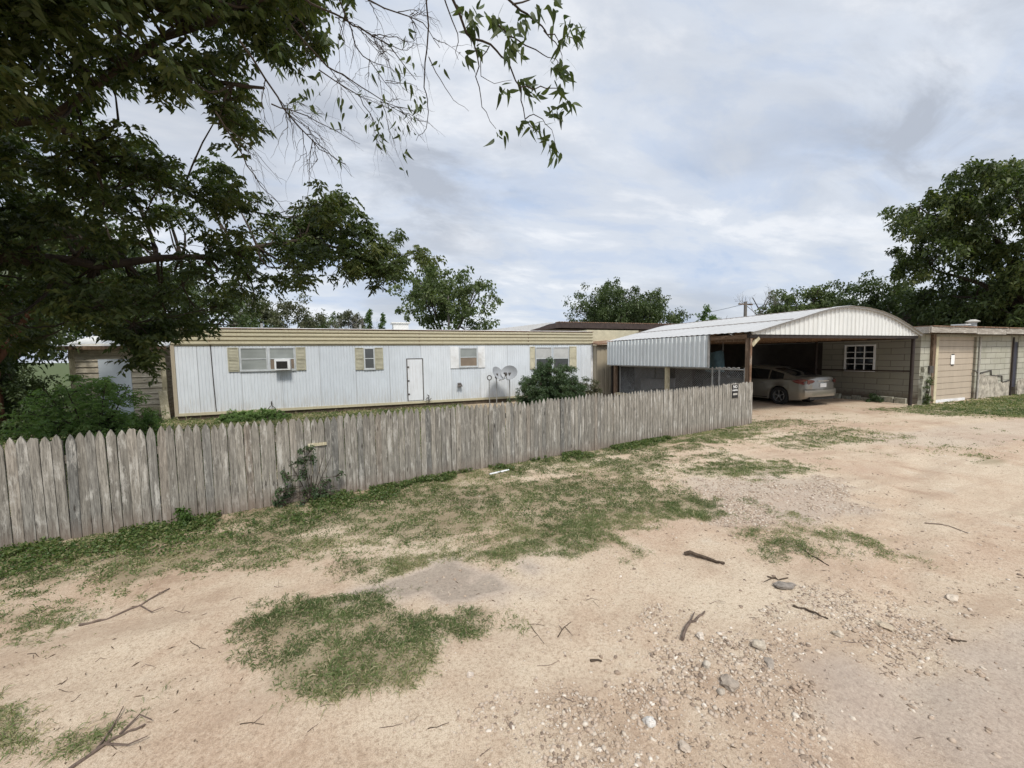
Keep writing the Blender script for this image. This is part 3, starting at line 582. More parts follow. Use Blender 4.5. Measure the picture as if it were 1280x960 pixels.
d = MB().box(1.87, 2.44, TY-0.02, TY-0.004, 0.30, 1.92); door = hb(d, 'utility_door', metal_siding('scuffed_white_door', (0.64, 0.66, 0.68), (0.40, 0.38, 0.36), amt=0.6), bevel=0.004)
d = MB(); d.box(1.83, 1.87, TY-0.012, TY-0.003, 0.28, 1.96); d.box(2.44, 2.48, TY-0.012, TY-0.003, 0.28, 1.96); d.box(1.87, 2.44, TY-0.012, TY-0.003, 1.92, 1.96)
build_local(d, 'door_frame', M['tin_dark'], door, HO)
for z in (0.55, 1.08, 1.62): build_local(MB().box(1.85, 1.93, TY-0.035, TY-0.021, z-0.03, z+0.03), 'hinge', M['tin_dark'], door, HO)
# small wall fittings
v_ = MB().box(3.86, 4.0, TY-0.10, TY-0.002, 0.76, 0.90); v_.add([(3.82, TY-0.17, 0.78), (4.04, TY-0.17, 0.78), (4.0, TY-0.002, 0.93), (3.86, TY-0.002, 0.93)], [(0, 1, 2, 3)]); hb(v_, 'dryer_vent', M['tin_dark'])
hb(MB().tube([(-2.83, TY-0.05, 0.40), (-2.83, TY-0.09, 0.50), (-2.83, TY-0.02, 0.52)], 0.02, 6).tube([(-2.95, TY-0.08, 0.26), (-2.83, TY-0.08, 0.40), (-2.70, TY-0.08, 0.26)], 0.014, 6), 'pipe_outlet', M['tin_dark'])
hb(MB().tube([(2.66, TY-0.06, 0.2), (2.66, TY-0.06, 0.46), (2.60, TY-0.12, 0.50)], 0.018, 6).tube([(2.60, TY-0.12, 0.40), (2.52, TY-0.10, 0.30), (2.66, TY-0.09, 0.26), (2.75, TY-0.1, 0.36)], 0.014, 6), 'water_spigot', M['tin_dark'])
hb(MB().box(1.45, 2.05, 16.9, 17.5, 3.12, 3.38).box(1.38, 2.12, 16.85, 17.55, 3.38, 3.43), 'roof_vent', M['trailer_roof'], bevel=0.01)
for a_ in (0.2, -3.2): hb(MB().tube([(a_, 17.2, 3.1), (a_, 17.2, 3.33)], 0.045, 8), 'vent_pipe', M['steel'])
# entry enclosure at the far end
e = MB(); pr = []; x = TX1+0.04
while x < 11.45: pr += [(x, 0), (x+0.16, 0), (x+0.18, 0.02), (x+0.22, 0.02), (x+0.24, 0)]; x += 0.24
e.sheet(pr, lambda p, t: (p[0], TY-0.35+p[1], t), 0.0, 2.46); e.box(TX1+0.04, 11.5, TY-0.31, TY+0.9, 0, 2.44)
enc = empty('entry_enclosure', (10.9, 16.0, 0), label='narrow tan ribbed metal enclosure at the far end of the mobile home', cat='enclosure')
build_local(e, 'panel', M['tan_panel'], enc, Vector((10.9, 16, 0)), recalc=False)
e = MB(); e.add([(10.25, 15.62, 2.50), (12.1, 15.62, 2.62), (12.1, 17.2, 2.80), (10.25, 17.2, 2.68), (10.25, 15.62, 2.45), (12.1, 15.62, 2.57), (12.1, 17.2, 2.75), (10.25, 17.2, 2.63)], [(0,1,2,3),(7,6,5,4),(0,4,5,1),(1,5,6,2),(2,6,7,3),(3,7,4,0)])
build_local(e, 'roof', M['rust'], enc, Vector((10.9, 16, 0)))
build_local(MB().box(10.36, 13.4, 16.7, 16.76, 2.62, 3.2).box(10.36, 13.4, 16.76, 19.6, 3.0, 3.2), 'rear_roof_edge', M['shutter_pale'], enc, Vector((10.9, 16, 0)))

# window air conditioner
ac = empty('air_conditioner', (-2.4, TY-0.1, 1.62), label='small white window air conditioner with dark grille in the second window from the left', cat='air conditioner')
a = MB().box(-0.24, 0.24, -0.20, 0.09, 0.0, 0.38); a.build('case', M['white'], ac, bevel=0.012)
a = MB().box(-0.18, 0.16, -0.212, -0.198, 0.06, 0.31)
for i in range(10): a.box(-0.175, 0.155, -0.222, -0.212, 0.07+i*0.024, 0.078+i*0.024)
a.build('grille', M['mesh_dark'], ac)
hedge_mat = M['leaf_bush']

# ------------------------------------------------------------------ satellite dishes
def dish(loc, yaw, tilt, label, h):
    o = empty('satellite_dish', (loc[0], loc[1], 0), label=label, cat='satellite dish')
    MB().tube([(0, 0, -0.02), (0, 0, h)], 0.022, 8).build('pole', M['steel'], o, smooth=True)
    mb = MB(); nr, na = 6, 24; vs = [(0, 0, 0)]; fs = []
    for i in range(1, nr+1):
        q = i/nr
        for k in range(na): a = 2*math.pi*k/na; vs.append((0.36*q*math.cos(a), 0.09*q*q, 0.30*q*math.sin(a)))
    for k in range(na): fs.append((0, 1+k, 1+(k+1) % na))
    for i in range(nr-1):
        for k in range(na): a0 = 1+i*na; fs.append((a0+k, a0+na+k, a0+na+(k+1) % na, a0+(k+1) % na))
    Rm = Matrix.Translation((0, -0.06, h+0.12)) @ Matrix.Rotation(yaw, 4, 'Z') @ Matrix.Rotation(tilt, 4, 'X')
    # concave side looks towards -Y locally: flip depth
    vs = [(p[0], -p[1], p[2]) for p in vs]; n0 = len(vs)
    vs2 = vs+[(p[0], p[1]+0.008, p[2]) for p in vs]; fs2 = fs+[tuple(i+n0 for i in reversed(f)) for f in fs]
    rim = [1+(nr-1)*na+k for k in range(na)]; fs2 += [(rim[k], rim[(k+1) % na], rim[(k+1) % na]+n0, rim[k]+n0) for k in range(na)]
    mb.add([Rm @ Vector(p) for p in vs2], fs2); mb.build('reflector', M['dish'], o, smooth=True)
    arm = [Rm @ Vector(p) for p in ((0, 0.03, -0.28), (0, -0.20, -0.34), (0, -0.42, -0.20))]; MB().tube(arm, 0.014, 6).build('arm', M['steel'], o)
    c = Rm @ Vector((0, -0.42, -0.20)); e2 = Rm @ Vector((0, -0.33, -0.13)); MB().tube([c, e2], [0.05, 0.035], 10).build('receiver', M['tin_dark'], o, smooth=True)
    MB().box(-0.05, 0.05, -0.10, 0.03, h-0.06, h+0.14).build('bracket', M['tin_dark'], o)
dish((5.36, 15.6), R(38), R(-28), 'left satellite dish, tilted back toward the left', 1.15)
dish((5.88, 15.45), R(-42), R(-18), 'right satellite dish, its pale face turned toward the big bush', 1.18)
o = empty('dish_mast', (5.02, 15.5, 0), label='thin steel mast with a round ring head left of the two satellite dishes', cat='mast')
MB().tube([(0, 0, -0.02), (0, 0, 1.05)], 0.018, 8).build('pole', M['steel'], o)
ringp = [(0.09*math.cos(a), -0.03, 1.13+0.09*math.sin(a)) for a in np.linspace(0, 2*math.pi, 17)]; MB().tube(ringp, 0.02, 6, cap=False).build('ring', M['tin_dark'], o)

# ------------------------------------------------------------------ plank shed at the left
SO = Vector((-7.5, 19, 0)); shed = empty('plank_shed', SO, label='tan horizontal plank shed left of the mobile home', cat='shed')
SX0, SX1, SY = -8.70, -6.27, 17.5
s = MB(); z = 0.12; i = 0
while z < 2.42:
    s.add([(SX0, SY-0.05, z), (SX1, SY-0.05, z), (SX1, SY-0.015, z+0.172), (SX0, SY-0.015, z+0.172), (SX0, SY+0.02, z), (SX1, SY+0.02, z), (SX1, SY+0.02, z+0.185), (SX0, SY+0.02, z+0.185)], [(0,1,2,3),(0,4,5,1),(3,2,6,7),(0,3,7,4),(1,5,6,2)]); z += 0.19
build_local(s, 'front_wall', M['shed_wood'], shed, SO)
s = MB(); z = 0.12
while z < 2.42:
    s.add([(SX1+0.03, SY, z), (SX1+0.03, 20.5, z), (SX1+0.004, 20.5, z+0.185), (SX1+0.004, SY, z+0.185)], [(0, 1, 2, 3)]); z += 0.19
s.box(SX0, SX1, SY+0.03, 20.5, 0, 2.45); build_local(s, 'side_wall', M['shed_wood_side'], shed, SO)
for a_ in (SX0-0.05, SX1-0.09): build_local(MB().box(a_, a_+0.14, SY-0.06, SY-0.001, 0, 2.46), 'corner_board', M['plank'], shed, SO)
build_local(MB().box(-8.02, -7.18, SY-0.07, SY-0.032, 0.05, 2.08), 'door', simple('pale_blue_white_door', (0.56, 0.62, 0.68), 0.5, var=0.1, scale=3), shed, SO)
build_local(MB().box(-6.95, -6.4, SY-0.075, SY-0.035, 0.12, 0.42), 'patch_board', M['plank'], shed, SO)
s = MB(); s.prism([(SY-0.25, 2.46), (SY-0.25, 2.51), (19.1, 2.93), (20.8, 2.56), (20.8, 2.50), (19.1, 2.86)], SX0-0.2, SX1+0.18, 'yz'); build_local(s, 'roof', M['trailer_roof'], shed, SO)
build_local(MB().box(SX0-0.2, SX1+0.18, SY-0.29, SY-0.255, 2.40, 2.52), 'fascia', M['brown_wood'], shed, SO)
pl = MB().bar((0, 0, 0), (-0.18, 0.35, 0.98), 0.22, 0.03); tag(pl.build('leaning_plank', M['plank']), 'short pale plank leaning by the left corner of the mobile home', 'plank'); bpy.data.objects['leaning_plank'].location = (-6.0, 16.6, 0)

# ------------------------------------------------------------------ building with dark roof behind
BO = Vector((16, 26, 0)); bk = empty('back_building', BO, label='low building behind the mobile home with a dark brown metal roof edge', cat='building')
build_local(MB().box(11.5, 25, 24.4, 30, 0, 3.75), 'wall', M['tan_panel'], bk, BO)
s = MB(); s.add([(10.76, 24, 3.68), (12.8, 24, 4.22), (26, 24, 4.20), (26, 31, 4.2), (12.8, 31, 4.2), (10.76, 31, 3.68), (10.76, 24, 3.60), (12.8, 24, 3.85), (26, 24, 3.80), (26, 31, 3.8), (12.8, 31, 3.85), (10.76, 31, 3.6)], [(0,1,4,5),(1,2,3,4),(6,7,1,0),(7,8,2,1),(11,10,7,6),(10,9,8,7),(5,4,10,11),(4,3,9,10),(0,5,11,6),(2,8,9,3)]); build_local(s, 'roof', M['brown_roof'], bk, BO)
s = MB(); x = 12.8
while x < 26: s.tube([(x, 23.97, 4.235), (x, 24.6, 4.235)], 0.04, 5); x += 0.2
build_local(s, 'roof_corrugation', M['rust'], bk, BO)
s = MB(); s.add([(7.0, 24.2, 3.56), (12.6, 24.0, 4.24), (12.6, 30, 4.24), (7.0, 30, 3.56), (7.0, 24.2, 3.5), (10.7, 24.0, 3.6), (10.7, 30, 3.6), (7.0, 30, 3.5)], [(0,1,2,3),(7,6,5,4),(0,4,5,1),(1,5,6,2),(2,6,7,3),(3,7,4,0)])
s.v = [(a, b+0.25, c+0.012) for a, b, c in s.v]; build_local(s, 'lean_to_roof', M['roof_metal'], bk, BO)

# ------------------------------------------------------------------ carport
CO = Vector((14.5, 11.5, 0)); cp = empty('carport', CO, label='large open carport with low arched white metal roof and corrugated gable', cat='carport')
ARCH = [(10.34, 2.56), (11.2, 2.76), (12.18, 2.98), (13.18, 3.22), (13.9, 3.35), (14.6, 3.41), (15.5, 3.385), (16.3, 3.28), (17.06, 3.11), (17.9, 2.84), (18.72, 2.53)]
CY0, CY1 = 8.10, 14.85
def arch_z(x):
    return float(np.interp(x, [p[0] for p in ARCH], [p[1] for p in ARCH]))
fine = [(x, arch_z(x)) for x in np.linspace(10.28, 18.78, 52)]
s = MB()
for i in range(51):          # low standing seams across the sheet
    pass
ys = []; y = CY0-0.12
prr = []
xs = np.linspace(10.28, 18.78, 35); ysn = np.arange(CY0-0.14, CY1+0.2, 0.115); nx_, ny_ = len(xs), len(ysn); vs = []; fs = []
for j, yy in enumerate(ysn):
    for x in xs: vs.append((x, yy, arch_z(x)+0.02+(0.016 if j % 2 else 0.0)))
for j in range(ny_-1):
    for i in range(nx_-1): a0 = j*nx_+i; fs.append((a0, a0+1, a0+nx_+1, a0+nx_))
s.add(vs, fs); build_local(s, 'roof', M['roof_metal'], cp, CO, recalc=False)
# laps of the roof sheets
s = MB()
for x in (11.9, 13.6): s.bar((x, CY0-0.13, arch_z(x)+0.048), (x, CY1+0.15, arch_z(x)+0.048), 0.03, 0.012)
build_local(s, 'sheet_lap', M['rust'], cp, CO)
s = MB(); pr = []; x = 10.40      # gable sheet with ribs
while x < 18.7:
    for dx, dy in ((0, 0), (0.10, 0), (0.12, -0.03), (0.16, -0.03), (0.18, 0)):
        pr.append((min(x+dx, 18.74), dy))
    x += 0.205
m_ = len(pr); vs = [(p[0], CY0+p[1], 2.515) for p in pr]+[(p[0], CY0+p[1], max(2.53, arch_z(p[0])-0.005)) for p in pr]
s.add(vs, [(i, i+1, i+1+m_, i+m_) for i in range(m_-1)]); build_local(s, 'gable_panel', M['white_metal'], cp, CO, recalc=False)
s = MB(); ap = [(x, CY0-0.05, arch_z(x)+0.0) for x in np.linspace(10.35, 18.75, 40)]
for i in range(39): s.bar(ap[i], ap[i+1], 0.06, 0.07)
build_local(s, 'gable_trim', M['roof_metal'], cp, CO)
build_local(MB().box(10.36, 18.72, CY0+0.02, CY0+0.12, 2.42, 2.53), 'front_beam', M['dark_steel'], cp, CO)
build_local(MB().box(10.34, 10.46, CY0+0.12, CY1, 2.40, 2.52), 'side_beam', M['brown_beam'], cp, CO)
build_local(MB().box(18.58, 18.70, CY0+0.12, CY1, 2.40, 2.52), 'side_beam', M['dark_steel'], cp, CO)
s = MB()
for yy in np.arange(CY0+0.6, CY1, 0.9):
    q = [(x, yy, arch_z(x)-0.04) for x in np.linspace(10.45, 18.65, 16)]
    for i in range(15): s.bar(q[i], q[i+1], 0.05, 0.07)
    s.box(10.46, 18.58, yy-0.02, yy+0.02, 2.42, 2.48)
build_local(s, 'rafters', M['brown_beam'], cp, CO)
s = MB(); pr = []; y = 9.50       # hanging side panel
while y < 14.75: pr += [(y, 0), (y+0.09, 0), (y+0.11, -0.045), (y+0.16, -0.045), (y+0.18, 0)]; y += 0.20
s.sheet(pr, lambda p, t: (10.30+p[1], p[0], t), 1.56, 2.56); sp_ = build_local(s, 'side_panel', M['galv'], cp, CO, recalc=False)
build_local(MB().box(10.27, 10.33, 9.47, 14.78, 1.53, 1.565).box(10.26, 10.34, 9.47, 9.50, 1.565, 2.56), 'panel_trim', M['steel'], cp, CO)
def post(name, x, y, z0, z1, r, mat, square=False):
    mb = MB()
    if square: mb.box(x-r, x+r, y-r, y+r, z0, z1)
    else: mb.tube([(x, y, z0), (x, y, z1)], r, 10)
    return build_local(mb, name, mat, cp, CO, smooth=not square)
post('post', 10.42, 8.22, -0.05, 2.42, 0.05, M['brown_wood'], True)
post('post', 10.40, 11.37, -0.05, 2.40, 0.06, M['plank'], True)
post('post', 10.40, 14.45, -0.05, 2.40, 0.06, M['brown_wood'], True)
post('post', 18.66, 8.22, -0.05, 2.42, 0.055, M['dark_steel'])
post('post', 18.64, 11.45, -0.05, 2.42, 0.055, M['dark_steel'])
post('post', 18.64, 14.7, -0.05, 2.42, 0.055, M['dark_steel'])
build_local(MB().tube([(18.64, 8.26, 1.25), (18.64, 14.7, 1.22)], 0.03, 8), 'side_rail', M['dark_steel'], cp, CO)
build_local(MB().bar((10.48, 8.16, 2.20), (10.72, 8.14, 2.42), 0.06, 0.09), 'corner_brace', M['plank'], cp, CO)
build_local(MB().tube([(10.40, 8.12, 0.9), (10.40, 8.12, 2.40)], 0.03, 8), 'downpipe', M['rust'], cp, CO)
# rear wall of the carport
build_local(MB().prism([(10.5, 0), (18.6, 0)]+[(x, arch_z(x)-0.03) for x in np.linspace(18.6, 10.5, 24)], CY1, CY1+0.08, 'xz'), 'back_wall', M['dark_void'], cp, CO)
s = MB()
for x in (11.7, 12.9): s.box(x, x+1.1, CY1-0.05, CY1-0.01, 0.1, 1.75)
build_local(s, 'back_panel', M['grey_panel'], cp, CO)
build_local(MB().box(10.36, 10.46, 11.45, 14.4, 0.28, 0.38), 'low_rail', M['plank'], cp, CO)
s = MB().box(10.44, 10.47, 8.35, 9.4, 2.33, 2.42); build_local(s, 'blocking', M['brown_wood'], cp, CO)
# things stored in the back of the carport
def junkbox(name, label, cat, x, y, w_, d_, h_, mat, extra=True):
    o = empty(name, (x, y, 0), random.uniform(-0.2, 0.2), label, cat); MB().box(-w_/2, w_/2, -d_/2, d_/2, 0, h_).build('body', mat, o, bevel=0.02)
    MB().box(-w_/2-0.02, w_/2+0.02, -d_/2-0.02, d_/2+0.02, h_, h_+0.04).build('lid', mat, o, bevel=0.01)
    if extra: MB().box(-w_/2+0.05, w_/2-0.05, -d_/2-0.025, -d_/2-0.002, h_*0.55, h_*0.6).build('handle', M['tin_dark'], o)
junkbox('chest_freezer', 'dull white chest standing in the dark rear corner of the carport', 'chest', 12.2, 13.9, 1.3, 0.65, 0.9, M['grey_panel'])
junkbox('storage_cabinet', 'tall dark cabinet behind the parked car', 'cabinet', 13.9, 14.35, 0.9, 0.5, 1.8, M['tin_dark'])

# teal cloth hanging behind the side panel
s = MB(); vs = []; fs = []
for i in range(9):
    for j in range(9): u = i/8; v2 = j/8; vs.append((10.95+0.05*math.sin(u*9+v2*2), 9.50+u*0.66, 2.05-v2*0.66+0.03*math.sin(u*7)))
for i in range(8):
    for j in range(8): a0 = i*9+j; fs.append((a0, a0+1, a0+10, a0+9))
s.add(vs, fs); s.add([(a+0.008, b, c) for a, b, c in vs], [tuple(reversed(f)) for f in fs]); tp_ = tag(s.build('hanging_tarp', M['teal'], smooth=True, recalc=False), 'teal tarp hanging under the carport roof above the wire fence', 'tarp')
for yy in (9.52, 10.14): MB().tube([(10.95, yy, 2.04), (10.94, yy, 2.72)], 0.005, 5).build('cord', M['steel'], tp_)

# ------------------------------------------------------------------ chain link fence inside the carport line
LO = Vector((10.5, 11, 0)); lf = empty('chain_link_fence', LO, label='grey chain link fence with pipe posts behind the picket fence and under the side panel', cat='fence')
s = MB(); y0, y1, z0, z1, st = 8.4, 14.4, 0.05, 1.48, 0.075; hh = z1-z0; X0 = 10.56
y = y0-hh
while y < y1:
    for sg in (0, 1):
        a = (y, z0) if sg == 0 else (y, z1); b_ = (y+hh, z1) if sg == 0 else (y+hh, z0)
        ya, yb = max(y, y0), min(y+hh, y1)
        if yb-ya < 0.02: continue
        fa, fb = (ya-y)/hh, (yb-y)/hh; za = a[1]+(b_[1]-a[1])*fa; zb = a[1]+(b_[1]-a[1])*fb
        s.tube([(X0+0.003*sg, ya, za), (X0+0.003*sg, yb, zb)], 0.004, 3, cap=False)
    y += st
build_local(s, 'wire_mesh', M['steel'], lf, LO, recalc=False)
build_local(MB().tube([(X0, y0, 1.5), (X0, y1, 1.5)], 0.02, 8), 'top_rail', M['steel'], lf, LO)
for yy in (8.42, 9.30, 9.56, 11.6, 14.35): build_local(MB().tube([(X0, yy, -0.05), (X0, yy, 1.56)], 0.026, 8), 'post', M['steel'], lf, LO)
pr = [(X0, 8.6+i*0.055, 1.53+0.02*math.sin(i*2.1)+0.02*(i % 3 == 0)) for i in range(16)]; tag(MB().tube(pr, 0.022, 6).build('rolled_cloth', M['concrete_edge'], smooth=True), 'crumpled pale cloth draped along the chain link top rail', 'cloth')

# ------------------------------------------------------------------ block garage on the right
GO = Vector((24, 12, 0)); gar = empty('block_garage', GO, label='low cream painted block garage with flat roof and peeling boards', cat='garage')
GX, GY, GX1, GY1 = 19.22, 8.25, 34.0, 16.0
def gb(mb, name, mat, parent=gar, **k): return build_local(mb, name, mat, parent, GO, **k)
# front wall in pieces round the door opening and the dark slot
DX0, DX1 = 20.35, 23.15
s = MB().box(GX, DX0, GY, GY+0.2, 0, 2.6).box(DX1, 26.2, GY, GY+0.2, 0, 2.6).box(26.75, GX1, GY, GY+0.2, 0, 2.6).box(DX0, DX1, GY, GY+0.2, 2.5, 2.6).box(26.2, 26.75, GY+0.02, GY+0.2, 2.3, 2.6)
gb(s, 'front_wall', M['block_x'])
WY0, WY1, WZ0, WZ1 = 9.66, 10.62, 1.23, 2.20
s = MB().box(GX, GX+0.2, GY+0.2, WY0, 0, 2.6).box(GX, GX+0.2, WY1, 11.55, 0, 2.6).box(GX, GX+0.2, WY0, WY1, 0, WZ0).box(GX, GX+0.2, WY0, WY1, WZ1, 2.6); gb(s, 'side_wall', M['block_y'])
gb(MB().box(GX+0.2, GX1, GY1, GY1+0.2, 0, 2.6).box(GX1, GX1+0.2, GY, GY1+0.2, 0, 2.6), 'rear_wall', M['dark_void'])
gb(MB().box(GX-0.02, GX+0.2, 11.552, GY1, 0, 2.6), 'side_shade_panel', M['dark_void'])  # added dark panel, shade over the rear stretch of the garage side wall
# window with muntins
s = MB(); f = 0.06
s.box(GX-0.04, GX+0.03, WY0-f, WY0, WZ0-f, WZ1+f).box(GX-0.04, GX+0.03, WY1, WY1+f, WZ0-f, WZ1+f).box(GX-0.04, GX+0.03, WY0, WY1, WZ1, WZ1+f).box(GX-0.05, GX+0.03, WY0, WY1, WZ0-f, WZ0)
for k in (1, 2): yy = WY0+(WY1-WY0)*k/3; s.box(GX-0.02, GX+0.02, yy-0.014, yy+0.014, WZ0, WZ1)
for k, th in ((1, 0.012), (2, 0.022), (3, 0.012)): zz_ = WZ0+(WZ1-WZ0)*k/4; s.box(GX-0.022, GX+0.018, WY0, WY1, zz_-th, zz_+th)
wi = gb(s, 'window', M['white']); build_local(MB().box(GX+0.05, GX+0.06, WY0, WY1, WZ0, WZ1), 'pane', M['car_glass'], wi, GO)
gb(MB().box(GX-0.03, GX-0.001, GY+0.25, GY1-1, 2.40, 2.58), 'side_fascia', M['concrete_edge'])
s = MB(); pr = []; z = 0.04        # overhead door sections
while z < 2.45: pr += [(0.05, z), (0.05, z+0.205), (0.075, z+0.212), (0.075, z+0.222), (0.05, z+0.229)]; z += 0.234
s.sheet(pr, lambda p, t: (t, GY+p[0], p[1]), DX0+0.02, DX1-0.02); s.box(DX0+0.02, DX1-0.02, GY+0.08, GY+0.12, 0.02, 2.5); dr = gb(s, 'garage_door', M['door_pink'], recalc=False)
build_local(MB().box(DX0+0.03, DX1-0.6, GY+0.0, GY+0.045, 0.0, 0.10), 'bottom_seal', M['white'], dr, GO)
gb(MB().box(DX0-0.16, DX0+0.01, GY-0.03, GY+0.0, 0, 2.5).box(DX0-0.01, DX0+0.02, GY+0.0, GY+0.05, 0, 2.5), 'door_jamb', M['yellow_trim'])
gb(MB().box(DX1-0.02, DX1+0.06, GY-0.03, GY-0.001, 0.1, 2.5), 'door_jamb', M['block_x'])
gb(MB().box(GX+0.62, GX+0.80, GY-0.09, GY-0.002, 0, 2.58), 'dark_post', M['brown_wood'])
gb(MB().tube([(DX1+0.22, GY-0.04, 0.0), (DX1+0.22, GY-0.04, 2.5)], 0.03, 8), 'conduit', M['concrete_edge'])
gb(MB().tube([(26.12, GY-0.05, 0.0), (26.12, GY-0.05, 2.5)], 0.03, 8), 'downpipe', M['dark_steel'])
gb(MB().box(26.2, 26.75, GY+0.03, GY+0.08, 0.35, 2.3), 'side_door', M['plastic_dark'])
gb(MB().box(26.10, 26.2, GY-0.02, GY-0.001, 0.3, 2.35), 'door_trim', M['door_pink'])
# crumbling pier at the corner
def rubble_slab(poly, y0, y1, name, mat, seed, amp=0.03):
    random.seed(seed); pp = []
    for i in range(len(poly)):
        a, b2 = poly[i], poly[(i+1) % len(poly)]; m2 = max(1, int(math.hypot(b2[0]-a[0], b2[1]-a[1])/0.12))
        for k in range(m2): t2 = k/m2; pp.append((a[0]+(b2[0]-a[0])*t2+random.uniform(-amp, amp), max(-0.02, a[1]+(b2[1]-a[1])*t2+random.uniform(-amp, amp))))
    gb(MB().prism(pp, y0, y1, 'xz'), name, mat)
rubble_slab([(GX-0.03, 0), (GX+0.55, 0), (GX+0.58, 0.6), (GX+0.50, 1.30), (GX+0.08, 1.35), (GX-0.02, 0.7)], GY-0.10, GY-0.002, 'crumbling_pier', M['rubble2'], 3, 0.04)
gb(MB().box(GX+0.30, GX+0.56, GY-0.16, GY-0.102, 1.16, 1.42), 'meter_box', M['tin_dark'])
rubble_slab([(DX1+0.30, 0), (26.05, 0), (26.05, 0.62), (25.1, 0.58), (24.9, 0.92), (24.0, 0.88), (23.9, 1.02), (DX1+0.32, 1.0)], GY-0.035, GY-0.002, 'exposed_rubble', M['rubble'], 5)
rubble_slab([(26.8, 0), (29, 0), (29, 0.9), (28.2, 0.95), (27.6, 0.75), (26.8, 0.6)], GY-0.035, GY-0.002, 'exposed_rubble', M['rubble'], 6)
s = MB()
for a, b2 in (((DX1+0.3, 1.04), (24.4, 1.14)), ((24.4, 1.14), (24.45, 0.92)), ((24.45, 0.92), (25.35, 0.88)), ((25.35, 0.88), (25.4, 0.60)), ((25.4, 0.60), (26.1, 0.68)), ((DX1-0.1, 1.15), (DX1+0.4, 1.04))):
    s.bar((a[0], GY-0.03, a[1]), (b2[0], GY-0.03, b2[1]), 0.03, 0.035)
gb(s, 'wall_crack', M['tin_dark'])
# loose base stones under the side wall
s = MB(); random.seed(5); y = GY+0.3
while y < 12: w2 = random.uniform(0.2, 0.5); s.box(GX-random.uniform(0.05, 0.14), GX-0.002, y, y+w2*0.9, -0.02, random.uniform(0.10, 0.24)); y += w2
gb(s, 'footing', M['rubble2'], bevel=0.015)
gb(MB().box(GX-0.35, GX1+0.4, GY-0.38, GY1+0.4, 2.70, 2.82), 'roof', M['concrete_edge'])
s = MB(); x = GX-0.38; random.seed(2)
while x < GX1+0.3: L_ = random.uniform(2.2, 3.2); dz = random.uniform(-0.02, 0.02); s.box(x, x+L_-0.02, GY-0.43, GY-0.385, 2.60+dz, 2.83+dz); x += L_
gb(s, 'fascia', M['fascia'])
gb(MB().box(GX-0.41, GX-0.355, GY-0.38, GY1, 2.60, 2.83), 'fascia', M['fascia'])
s = MB(); x = GX-0.3
while x < GX1: s.box(x, x+0.06, GY-0.36, GY-0.001, 2.60, 2.70); x += 0.8
gb(s, 'rafter_tail', M['brown_wood'])
s = MB(); random.seed(9); x = GX-0.35
while x < GX1: w2 = random.uniform(0.8, 2.2); s.box(x, x+w2*0.97, GY-0.46, GY+random.uniform(0.3, 1.4), 2.835, 2.86+random.uniform(0, 0.02)); x += w2
gb(s, 'roofing_sheet', M['rust'])
vq = ray(1216, 403)*(9.2/ray(1216, 403)[1]); vr = ray(1201, 408)*(8.9/ray(1201, 408)[1])
vp = empty('roof_vent_pipe', (float(vq[0]), 9.2, 2.82), label='mushroom capped vent pipe on the garage roof', cat='vent pipe')
MB().tube([(0, 0, 0), (0, 0, 0.38)], 0.13, 12).build('pipe', M['steel'], vp, smooth=True); MB().tube([(0, 0, 0.36), (0, 0, 0.41), (0, 0, 0.50)], [0.14, 0.24, 0.08], 14).build('cap', M['concrete_edge'], vp, smooth=True)
bv = empty('roof_box_vent', (float(vr[0]), 8.9, 2.86), label='small white box vent on the garage roof above the beige door', cat='roof vent')
MB().box(-0.16, 0.16, -0.16, 0.16, 0, 0.16).build('box', M['white'], bv, bevel=0.01); MB().box(-0.22, 0.22, -0.22, 0.22, 0.165, 0.2).build('cap', M['white'], bv)
nt_ = empty('paper_notice', (21.55, GY+0.035, 1.62), label='white paper notice fixed to the beige garage door', cat='notice')
MB().box(-0.13, 0.13, -0.004, 0, -0.18, 0.18).build('sheet', M['paper'], nt_)
s = MB().box(-0.09, 0.09, -0.008, -0.005, 0.185, 0.22).box(-0.09, 0.09, -0.008, -0.005, -0.23, -0.19); s.build('tape', M['black'], nt_)

# ------------------------------------------------------------------ picket fence
FL = math.atan2(FD[1], FD[0]); fence = empty('picket_fence', (FA[0], FA[1], 0), FL, 'long weathered grey wooden picket fence in front of the mobile home', 'fence')
PW = 0.0875; TOT = np.linalg.norm(FB-FA)
def picket_mb(kind, h, w=0.083, th=0.018, x=0.0, lean=0.0, z0=-0.06, y=0.0):
    a = w/2
    if kind == 0: top = [(a, h-0.115), (a*0.84, h-0.078), (a*0.5, h-0.035), (0, h), (-a*0.5, h-0.035), (-a*0.84, h-0.078), (-a, h-0.115)]
    elif kind == 1: top = [(a, h-0.08), (a*0.5, h-0.035), (a*0.08, h), (-a*0.5, h-0.03), (-a, h-0.085)]
    elif kind == 2: top = [(a, h-0.09), (a*0.7, h-0.05), (a*0.3, h-0.02), (-a*0.1, h-0.005), (-a*0.6, h-0.04), (-a, h-0.09)]
    else: top = [(a, h-0.03), (a*0.5, h-0.012), (a*0.2, h-0.02), (-a*0.3, h-0.008), (-a*0.7, h-0.03), (-a, h-0.06)]
    pts = [(-a, z0), (a, z0)]+top; pts = [(p[0]+x+lean*p[1], p[1]) for p in pts]
    return pts, y-th, y
protos = []
for k in range(7):
    kd = [0, 0, 1, 2, 0, 1, 3][k]; h = 1.2
    pts, ya, yb = picket_mb(kd, h, 0.0815+0.001*(k % 3)); mb = MB().prism(pts, ya, yb, 'xz')
    me_o = mb.build('picket', M['picket'], fence, bevel=0.0025); protos.append(me_o)
random.seed(21); NP = 100; xs0 = -0.20
